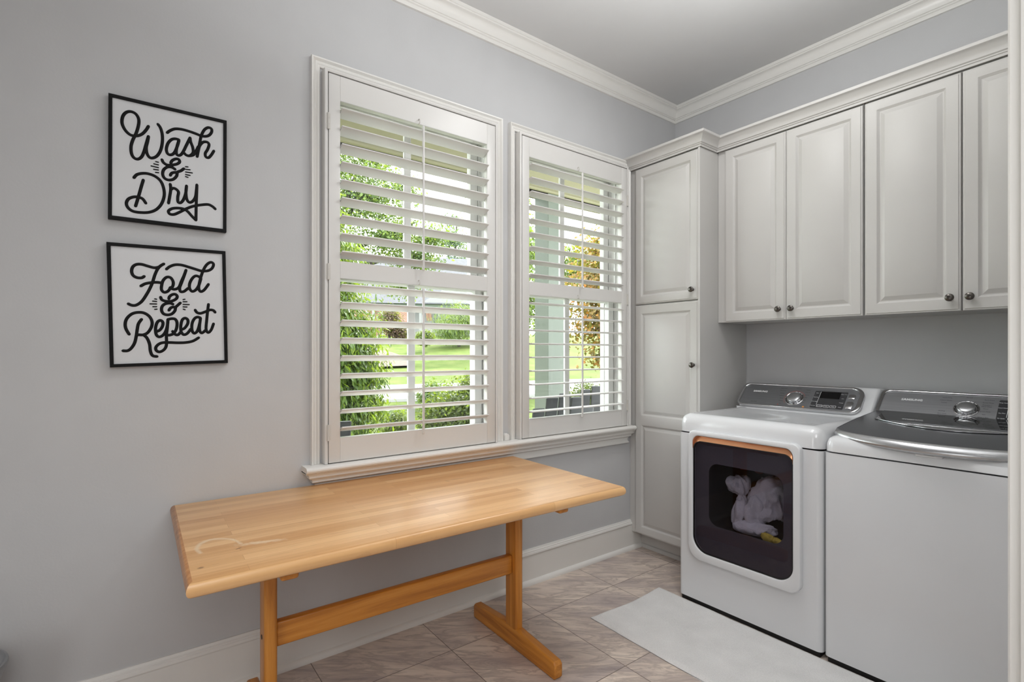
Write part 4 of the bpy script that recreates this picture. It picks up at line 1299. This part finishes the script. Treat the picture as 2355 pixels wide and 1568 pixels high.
for A, B in zip(rings, rings[1:]):
    for k in range(len(lipprof)):
        j = (k + 1) % len(lipprof)
        b.bm.faces.new((A[k], A[j], B[j], B[k]))
b.obj('lid_trim', 'lid_lip', washer, 60)
# dark glass window of the lid
def glassp(u, v, dz):
    s0 = 0.045 + 0.05 * v
    uu = s0 + (1 - 2 * s0) * u
    vv = 0.02 + (0.42 + 0.16 * math.sin(PI * u)) * v
    return lidp(uu, vv, dz)
b = MB()
b.grid(lambda u, v: glassp(u, v, 0.003), 32, 10)
b.grid(lambda u, v: glassp(u, v, -0.002), 32, 10)
gl = b.obj('lid_window', 'lid_glass', washer, 60)
b = MB()
b.tube([glassp(0, v / 8, 0.0032) for v in range(9)] + [glassp(u / 30, 1, 0.0032) for u in range(1, 31)] + [glassp(1, 1 - v / 8, 0.0032) for v in range(1, 9)], 0.0016, 6)
b.obj('window_trim', 'chrome', gl, 60)

fW = console_map(-0.25, 0.985, -0.135, 1.095)
wl = [('Heavy Duty', 1.556, 0.126), ('Colors / Darks', 1.553, 0.111), ('Towels', 1.549, 0.096), ('Bedding', 1.549, 0.046), ('Pure Cycle', 1.552, 0.030)]
wr = [('Normal', 1.632, 0.134), ('Perm Press', 1.698, 0.124), ('Active Wear', 1.696, 0.108), ('Delicates /', 1.694, 0.095), ('Hand Wash', 1.694, 0.086), ('Wool', 1.692, 0.073), ('Quick Wash', 1.692, 0.057), ('Spin', 1.690, 0.041), ('Rinse + Spin', 1.690, 0.024)]
pw = console(washer, 1.300, 1.945, 1.312, 1.992, fW, 1.62, 'console_light', 0.03, (1.630, 0.066, 0.044, 0.032), (1.730, 1.905, 0.012, 0.128), wl, wr,
    ['Temp.', 'Spin', 'Soil', 'Deep Steam', 'Hand Wash', 'Eco Plus', 'My Cycle', 'Extra Rinse', 'Presoak', 'Delay', 'Lock'], 1.430, 0.100, 1.08, -0.25, 0.985, -0.135, 1.095)
gW = lambda u, v, d: fW(u, v, 0.006 + d)
b = MB(); b.prism(rrect(1.553, 1.561, 0.009, 0.017, 0.001), gW, 0, 0.0008); b.obj('cycle_mark', 'print_blue', pw, 0)
b = MB(); b.lathe([(0.0, 0.0008), (0.007, 0.0008), (0.007, 0.0004)], lambda u, v, h: gW(1.503 + u, 0.018 + v * 0.5, h), 16); b.obj('cycle_mark', 'print_dark', pw, 0)

# ------------------------------------------------------------------ rug
b = MB()
from mathutils import noise as mnoise
def rugp(u, v, top):
    x = 0.474 + 1.43 * u
    y = -1.338 + 0.526 * v
    e = min(u * 1.43, (1 - u) * 1.43, v * 0.526, (1 - v) * 0.526)
    w = mnoise.noise(Vector((x * 5, y * 5, 0)))
    x2 = x + (0.006 * mnoise.noise(Vector((x * 9, y * 9, 4)))) - 0.018 * (1 - u) * math.sin(v * PI) * -1
    y2 = y + 0.006 * mnoise.noise(Vector((x * 6, y * 6, 8)))
    if not top:
        return (x2, y2, 0.0008)
    h = 0.0135 * min(1.0, (e / 0.018)) ** 0.5 + 0.002 * w + 0.0012 * mnoise.noise(Vector((x * 160, y * 160, 0)))
    return (x2, y2, max(0.003, h))
b.grid(lambda u, v: rugp(u, v, True), 260, 100)
b.grid(lambda u, v: rugp(u, v, False), 2, 2)
rug = tag(b.obj('bath_rug', 'rug', None, 60), 'white tufted runner rug lying in front of the dryer and washer', 'rug')

# ------------------------------------------------------------------ steel bin at the lower left edge
b = MB()
bc = (0.170, -3.530)
prof = [(0.0, 0.002), (0.070, 0.002), (0.075, 0.006), (0.088, 0.20), (0.104, 0.33), (0.118, 0.385), (0.126, 0.410), (0.130, 0.422), (0.132, 0.428), (0.130, 0.434), (0.125, 0.436), (0.121, 0.431), (0.116, 0.430), (0.100, 0.436), (0.05, 0.442), (0.0, 0.444)]
prof = [(r_, h * 0.92) for r_, h in prof]
b.lathe(prof, lambda u, v, h: (bc[0] + u, bc[1] + v, h), 48)
tag(b.obj('waste_bin', 'steel', None, 40, origin=(bc[0], bc[1], 0)), 'brushed steel lidded bin at the lower left edge, in front of the baseboard', 'bin')

# ------------------------------------------------------------------ ceiling lamp (above the field of view)
lamp = thing('ceiling_light', 'round white flush ceiling light between the table and the machines', 'lamp', (1.0, -1.25, CEIL))
b = MB(); b.lathe([(0, 3.0), (0.19, 3.0), (0.19, 2.975), (0.175, 2.965), (0, 2.965)], lambda u, v, h: (1.0 + u, -1.25 + v, h), 40); b.obj('lamp_base', 'trim', lamp)
b = MB(); b.lathe([(0.17, 2.9655), (0.168, 2.935), (0.14, 2.905), (0.08, 2.89), (0, 2.885)], lambda u, v, h: (1.0 + u, -1.25 + v, h), 40); b.obj('lamp_shade', 'lens', lamp)

# ------------------------------------------------------------------ outdoors
CAMP = Vector((2.225, -3.129, 0))
VD = Vector((-0.905, 0.425, 0)).normalized()
def ground_z(x, y):
    s = (Vector((x, y, 0)) - CAMP).dot(VD)
    pts = ((-50, -0.42), (9.5, -0.42), (11, -0.36), (14, -0.12), (19, 0.34), (32, 1.85), (40, 2.55), (60, 3.4), (140, 6.0))
    for (a, za), (c, zc) in zip(pts, pts[1:]):
        if s <= c:
            return za + (zc - za) * (s - a) / (c - a)
    return pts[-1][1]
b = MB()
def gp(u, v):
    x = -2.7 - 95 * (u ** 1.6)
    y = -45 + 130 * v
    return (x, y, ground_z(x, y) + 0.0)
b.grid(gp, 90, 110)
struct(b.obj('lawn', 'lawn', None, 180))
def strip(name, path, w, mat, dz=0.03):
    b = MB()
    L_ = []
    pp = catmull([(p[0], p[1], 0) for p in path], 8)
    for i, p in enumerate(pp):
        t = (pp[min(i + 1, len(pp) - 1)] - pp[max(i - 1, 0)]).normalized()
        n = Vector((-t.y, t.x, 0))
        ww = w[0] + (w[1] - w[0]) * i / (len(pp) - 1)
        row = []
        for k in range(7):
            q = p + n * ww * (k / 6 - 0.5)
            row.append(b.bm.verts.new((q.x, q.y, ground_z(q.x, q.y) + dz + 0.05)))
        q0, q1 = row[0].co, row[-1].co
        row.insert(0, b.bm.verts.new((q0.x, q0.y, q0.z - 0.25)))
        row.append(b.bm.verts.new((q1.x, q1.y, q1.z - 0.25)))
        L_.append(row)
    for A, B in zip(L_, L_[1:]):
        for k in range(8):
            b.bm.faces.new((A[k], A[k + 1], B[k + 1], B[k]))
    return b.obj(name, mat, None, 40)
def at(s_, lat):
    # a ground position s_ metres out along the view over the garden, lat metres to the right
    n = Vector((0.425, 0.905, 0))
    p = CAMP + VD * s_ + n * lat
    return (p.x, p.y)
struct(strip('driveway', [at(15.5, -9), at(15.6, -3), at(16.0, 2), at(16.8, 8), at(18, 18)], (2.6, 2.6), 'drive'))
tag(strip('mulch_bed', [at(31, -5.5), at(26, -1.7), at(21.5, -0.5)], (3.2, 1.5), 'mulch', 0.05), 'brown mulch bed curving across the far lawn', 'mulch bed')

# porch: floor, beam, ceiling, column
b = MB(); b.box(-2.68, -TW, -9, 9, -0.16, -0.02); struct(b.obj('porch_floor', 'porch_floor', None, 0))
b = MB(); b.box(-2.55, -2.30, -9, 9, 3.14, 3.47, 0.008, 1); b.box(-2.575, -2.275, -9, 9, 3.14, 3.165); struct(b.obj('porch_beam', 'soffit', None, 0))
b = MB(); b.box(-2.95, -TW, -9, 9, 3.46, 3.56); struct(b.obj('porch_ceiling', 'soffit', None, 0))
b = MB(); b.box(-TW - 0.001, -TW, YN, 0.1, 0, 0.01)
b.bm.free()
col_ = thing('porch_column', 'square pale sage porch column seen through the right window', 'column', (-2.425, 0.932, -0.02))
b = MB(); b.box(-2.55, -2.30, 0.808, 1.056, -0.02, 3.14, 0.004, 1); b.obj('shaft', 'sage', col_, 0)
b = MB(); b.box(-2.575, -2.275, 0.783, 1.081, -0.02, 0.16, 0.004, 1); b.obj('plinth', 'sage', col_, 0)

def adirondack(label, x, y, rz):
    root = thing('adirondack_chair', label, 'chair', (x, y, -0.02), group='black slatted porch chairs')
    def P_(name, bx, rot=None, piv=None):
        b = MB()
        b.box(*bx, 0.006, 1)
        if rot:
            bmesh.ops.rotate(b.bm, cent=piv, matrix=Matrix.Rotation(rot[0], 3, rot[1]), verts=b.bm.verts[:])
        bmesh.ops.translate(b.bm, vec=(0, 0, 0), verts=b.bm.verts[:])
        o = b.obj(name, 'black_poly', None, 30)
        o.parent = root
        return o
    # local frame: sitter faces -x, back towards +x
    for k, (yy, top) in enumerate(((-0.22, 0.86), (-0.11, 0.95), (0.0, 0.985), (0.11, 0.95), (0.22, 0.86))):
        P_('back_slat', (0.20, 0.222, yy - 0.051, yy + 0.051, 0.30, top), (R(14), 'Y'), (0.21, 0, 0.3))
    P_('back_rail', (0.222, 0.26, -0.28, 0.28, 0.56, 0.63), (R(14), 'Y'), (0.21, 0, 0.3))
    for k in range(5):
        xx = -0.24 + 0.095 * k
        P_('seat_slat', (xx - 0.042, xx + 0.042, -0.27, 0.27, 0.37 - 0.02 * k, 0.392 - 0.02 * k))
    for sy in (-1, 1):
        P_('armrest', (-0.34, 0.36, sy * 0.335 - 0.06, sy * 0.335 + 0.06, 0.56, 0.583))
        P_('leg', (-0.29, -0.20, sy * 0.29 - 0.014, sy * 0.29 + 0.014, 0.0, 0.56))
        P_('leg', (0.20, 0.29, sy * 0.29 - 0.014, sy * 0.29 + 0.014, 0.0, 0.56))
    root.rotation_euler = (0, 0, rz)
    return root
adirondack('black outdoor chair in front of the porch column, left of two in the right window', -1.25, -0.10, R(-20))
adirondack('black slatted outdoor chair right of the column, behind the middle of the right window', -1.70, 0.85, R(-32))
adirondack('black slatted outdoor chair at the bottom left corner of the left window', -1.55, -2.14, R(-8))

def leaves(b, blobs, n, size, seed, shape='diamond', shell=0.35, droop=0.0, up=0.3):
    rng = np.random.RandomState(seed)
    vol = np.array([c[3] * c[4] * c[5] for c in blobs]) ** 0.67
    cnt = (n * vol / vol.sum()).astype(int)
    verts, faces = [], []
    for (cx, cy, cz, rx, ry, rz), m_ in zip(blobs, cnt):
        d = rng.normal(size=(m_, 3))
        d /= np.linalg.norm(d, axis=1)[:, None]
        rad = (shell + (1 - shell) * rng.rand(m_)) * (1 + 0.12 * rng.normal(size=m_))
        p = d * rad[:, None] * np.array([rx, ry, rz]) + np.array([cx, cy, cz])
        nrm = d + rng.normal(size=(m_, 3)) * 0.7 + np.array([0, 0, up])
        nrm /= np.linalg.norm(nrm, axis=1)[:, None]
        a = np.cross(nrm, rng.normal(size=(m_, 3)) + np.array([0, 0, droop * 3]))
        if droop:
            a = np.cross(nrm, np.cross(nrm, np.array([[0.15, 0.1, -1.0]]) + 0.3 * rng.normal(size=(m_, 3))))
        a /= np.linalg.norm(a, axis=1)[:, None] + 1e-9
        c = np.cross(nrm, a)
        s = size * (0.6 + 0.8 * rng.rand(m_))
        L = s[:, None]
        if shape == 'long':
            q = [p - a * L, p - a * L * 0.2 + c * L * 0.28 + nrm * L * 0.08, p + a * L, p - a * L * 0.2 - c * L * 0.28 + nrm * L * 0.08]
        elif shape == 'needle':
            q = [p - a * L, p + c * L * 0.12, p + a * L, p - c * L * 0.12]
        else:
            q = [p - a * L, p + c * L * 0.62 + nrm * L * 0.12, p + a * L, p - c * L * 0.62 + nrm * L * 0.12]
        base = len(verts)
        Q = np.stack(q, 1).reshape(-1, 3)
        verts.extend(map(tuple, Q))
        faces.extend([(base + 4 * i, base + 4 * i + 1, base + 4 * i + 2, base + 4 * i + 3) for i in range(m_)])
    b.append((verts, faces))

def plant(name, label, cat, base, blobs, n, size, mat, seed, shape='diamond', trunk=None, group=None, **kw):
    root = thing(name, label, cat, base, group)
    acc = []
    leaves(acc, blobs, n, size, seed, shape, **kw)
    me = bpy.data.meshes.new('foliage')
    me.from_pydata(acc[0][0], [], acc[0][1])
    mesh_obj('foliage', me, mat, root, 0)
    if trunk:
        b = MB()
        rnd = random.Random(seed)
        x, y, z = base
        h, r = trunk
        for k in range(5):
            c = blobs[k % len(blobs)]
            top = Vector((c[0] + rnd.uniform(-0.5, 0.5) * c[3], c[1] + rnd.uniform(-0.5, 0.5) * c[4], c[2] + rnd.uniform(-0.2, 0.6) * c[5]))
            pts = catmull([(x, y, z - 0.1), (x + rnd.uniform(-0.05, 0.05), y + rnd.uniform(-0.05, 0.05), z + h), tuple((Vector((x, y, z + h)) + top) / 2 + Vector((rnd.uniform(-0.2, 0.2), rnd.uniform(-0.2, 0.2), 0.1))), tuple(top)], 5)
            m_ = len(pts)
            b.tube(pts, [r * (1 - 0.85 * i / (m_ - 1)) for i in range(m_)], 8)
        b.obj('trunk', 'bark', root, 50)
    return root

def gz(x, y):
    return ground_z(x, y) + 0.02

plant('leafy_shrub', 'tall broad-leaved green shrub close outside at the left of the left window', 'shrub', (-5.85, -0.60, gz(-5.85, -0.6)),
      [(-5.85, -0.60, 0.4, 0.85, 0.85, 1.0), (-5.80, -0.65, 1.5, 0.82, 0.82, 1.1), (-5.86, -0.73, 2.6, 0.72, 0.72, 0.9), (-5.92, -0.81, 3.4, 0.5, 0.5, 0.6), (-5.7, -0.25, 0.9, 0.55, 0.55, 1.2)], 32000, 0.055, 'leaf_shrub', 1, 'long', (0.5, 0.05), shell=0.3, droop=0.5)
plant('shade_tree', 'airy green tree whose branches fill the upper left of the left window', 'tree', (-12.4, 1.0, gz(-12.4, 1.0)),
      [(-12.2, 1.0, 6.6, 2.0, 2.0, 1.6), (-11.6, 2.2, 5.6, 1.5, 1.5, 1.3), (-11.2, 2.8, 4.5, 1.2, 1.2, 0.8), (-12.6, 0.0, 5.2, 1.8, 1.8, 1.8), (-11.3, 3.6, 4.0, 0.9, 0.9, 0.6), (-11.6, 3.3, 6.0, 0.7, 0.7, 0.5), (-12.0, 2.6, 7.0, 0.9, 0.9, 0.8), (-11.9, 1.6, 3.9, 1.0, 1.0, 0.7), (-11.0, 3.9, 4.6, 0.8, 0.8, 0.5), (-12.4, 2.2, 8.2, 1.2, 1.2, 0.7), (-11.7, 3.4, 3.3, 0.9, 0.9, 0.5)], 48000, 0.042, 'leaf_tree', 2, 'diamond', (3.2, 0.16), shell=0.1)
plant('pine_tree', 'distant blue-green pine behind the roof of the neighbouring house', 'tree', (-46.4, 25.3, gz(-46.4, 25.3)),
      [(-46.4, 25.3, 13.6, 2.7, 2.7, 1.6), (-46.0, 26.3, 11.2, 3.0, 3.0, 1.1), (-46.8, 24.2, 9.7, 2.7, 2.7, 1.2), (-46.4, 27.6, 8.5, 3.2, 3.2, 1.5), (-46.4, 25.3, 15.8, 1.3, 1.3, 1.0)], 6000, 0.36, 'leaf_pine', 3, 'needle', (5.0, 0.25), shell=0.1)
plant('weeping_tree', 'feathery weeping green tree at the right of the left window', 'tree', (-23.7, 12.5, gz(-23.7, 12.5)),
      [(-23.7, 12.3, 3.0, 1.6, 1.6, 1.3), (-23.2, 11.5, 2.5, 1.1, 1.1, 0.8), (-24.0, 13.8, 3.1, 1.7, 1.7, 1.3)], 13000, 0.11, 'leaf_willow', 4, 'needle', (1.6, 0.09), shell=0.2, droop=1.0)
plant('yellow_green_bush', 'yellow-green bush on the far lawn left of the weeping tree', 'bush', (-22.0, 9.4, gz(-22.0, 9.4)),
      [(-22.0, 9.4, 2.05, 0.50, 0.50, 0.42)], 3500, 0.05, 'leaf_hedge', 14, 'diamond', None, shell=0.4)
plant('plum_shrub', 'reddish-brown leaved shrub before the brick part of the neighbouring house', 'shrub', (-27.2, 9.7, gz(-27.2, 9.7)),
      [(-27.2, 9.7, 3.2, 0.75, 0.75, 1.0), (-27.0, 10.3, 2.5, 0.6, 0.6, 0.6)], 5500, 0.07, 'leaf_plum', 5, 'diamond', (1.0, 0.06), shell=0.1)
plant('hedge_shrub', 'large loose green hedge shrub at the lower right of the left window', 'shrub', (-5.15, 1.30, gz(-5.15, 1.3)),
      [(-5.15, 1.30, 0.25, 0.62, 0.62, 0.62), (-5.0, 1.75, 0.30, 0.6, 0.6, 0.72), (-4.95, 1.55, 0.78, 0.30, 0.30, 0.26), (-5.3, 1.0, 0.05, 0.42, 0.42, 0.5)], 15000, 0.027, 'leaf_hedge', 6, 'diamond', (0.3, 0.03), shell=0.35)
plant('small_bush', 'small rounded green bush low in the middle of the left window', 'bush', (-6.75, 0.92, gz(-6.75, 0.92)),
      [(-6.75, 0.92, -0.10, 0.30, 0.30, 0.33)], 3500, 0.024, 'leaf_hedge', 7, 'diamond', None, shell=0.3)
plant('grey_green_bush', 'grey-green bush by the driveway left of the hedge shrub', 'bush', (-9.3, 3.05, gz(-9.3, 3.05)),
      [(-9.3, 3.05, 0.15, 0.42, 0.42, 0.42)], 2500, 0.04, 'leaf_willow', 8, 'diamond', None, shell=0.3)
plant('maple_tree', 'orange and olive maple filling the right side of the right window', 'tree', (-5.0, 4.75, gz(-5, 4.75)),
      [(-4.85, 4.55, 3.3, 0.85, 0.85, 0.55), (-4.9, 4.5, 2.6, 1.0, 1.0, 0.6), (-4.95, 4.7, 1.9, 1.1, 1.1, 0.65), (-4.6, 4.5, 1.25, 0.7, 0.7, 0.35), (-5.1, 5.2, 2.6, 1.1, 1.1, 1.0)], 13000, 0.042, 'leaf_maple', 9, 'diamond', (0.9, 0.06), shell=0.2)
plant('green_tree', 'green tree showing left of the porch column in the right window', 'tree', (-11.3, 7.2, gz(-11.3, 7.2)),
      [(-11.0, 7.0, 4.6, 1.5, 1.5, 1.6), (-11.2, 7.4, 2.8, 1.3, 1.3, 1.0), (-11.4, 6.6, 6.3, 1.1, 1.1, 1.0), (-10.6, 9.3, 4.3, 1.3, 1.3, 1.0)], 9000, 0.07, 'leaf_tree', 10, 'diamond', (2.0, 0.12), shell=0.1)
plant('lawn_tree', 'slender green tree standing on the lawn between the two window views', 'tree', (-19.6, 13.3, gz(-19.6, 13.3)),
      [(-19.6, 13.3, 6.6, 1.4, 1.4, 1.6), (-19.4, 13.6, 5.0, 1.1, 1.1, 1.0), (-19.8, 13.0, 8.0, 0.9, 0.9, 1.0)], 5000, 0.10, 'leaf_tree', 21, 'diamond', (2.6, 0.10), shell=0.1)
plant('round_bush', 'round variegated bush just off the porch in the right window', 'bush', (-3.75, 2.92, gz(-3.75, 2.92)),
      [(-3.75, 2.92, 0.42, 0.36, 0.36, 0.40)], 6000, 0.020, 'leaf_hedge', 11, 'diamond', None, shell=0.4)

# neighbouring house
hc = at(41.0, 0.2)
hb = 2.45
house = thing('neighbouring_house', 'white house with grey roof and a brick section across the lawn', 'house', (hc[0], hc[1], hb))
ang = math.atan2(-VD.x, VD.y)      # local y axis points away from the viewer
def HB(name, mat, parent, x0, x1, y0, y1, z0, z1, **kw):
    b = MB()
    b.box(x0, x1, y0, y1, z0, z1)
    o = b.obj(name, mat, None, 0)
    o.parent = parent
    return o
ww_ = HB('wall', 'ext_wall', house, 0.2, 8.0, 0, 7, -0.8, 2.6)
HB('brick_wall', 'brick', house, -4.2, 0.2, -0.4, 7, -0.8, 2.5)
HB('fascia', 'green_fascia', house, -4.5, 8.3, -0.75, -0.45, 2.35, 2.65)
for xx in (-2.6, -1.9, 0.9):
    HB('porch_post', 'ext_wall', house, xx, xx + 0.20, -0.9, -0.70, -0.8, 2.4)
b = MB()
b.prism([(-1.0, 2.6), (3.6, 7.0), (8.2, 2.6)], lambda u, v, d: (d, u, v), -4.6, 8.4)
o = b.obj('roof', 'roof', None, 0); o.parent = house
b = MB()
b.prism([(1.0, 2.62), (3.8, 4.4), (6.6, 2.62)], lambda u, v, d: (u, d, v), -0.9, 1.5)
o = b.obj('gable', 'ext_wall', None, 0); o.parent = house
for xx in (2.05, 4.7):
    w_ = HB('window', 'win_dark', house, xx, xx + 0.78, -0.03, 0.02, 1.0, 2.2)
    b = MB()
    b.box(xx - 0.09, xx + 0.87, -0.05, -0.03, 0.92, 1.0); b.box(xx - 0.09, xx + 0.87, -0.05, -0.03, 2.2, 2.28)
    b.box(xx - 0.09, xx, -0.05, -0.03, 0.92, 2.28); b.box(xx + 0.78, xx + 0.87, -0.05, -0.03, 0.92, 2.28)
    b.box(xx + 0.37, xx + 0.41, -0.05, -0.03, 1.0, 2.2); b.box(xx, xx + 0.78, -0.05, -0.03, 1.63, 1.67)
    o = b.obj('window_frame', 'ext_wall', None, 0); o.parent = w_
b = MB()
b.grid(lambda u, v: (1.35 + 0.42 * u + 0.12 * v, -0.9 - 0.04 * math.sin(u * 12), 2.3 - 1.0 * v), 12, 4)
o = b.obj('banner', 'flag', None, 40); o.parent = house; o['label'] = 'striped banner hanging beside the window'
house.rotation_euler = (0, 0, math.atan2(VD.y, VD.x) - PI / 2)
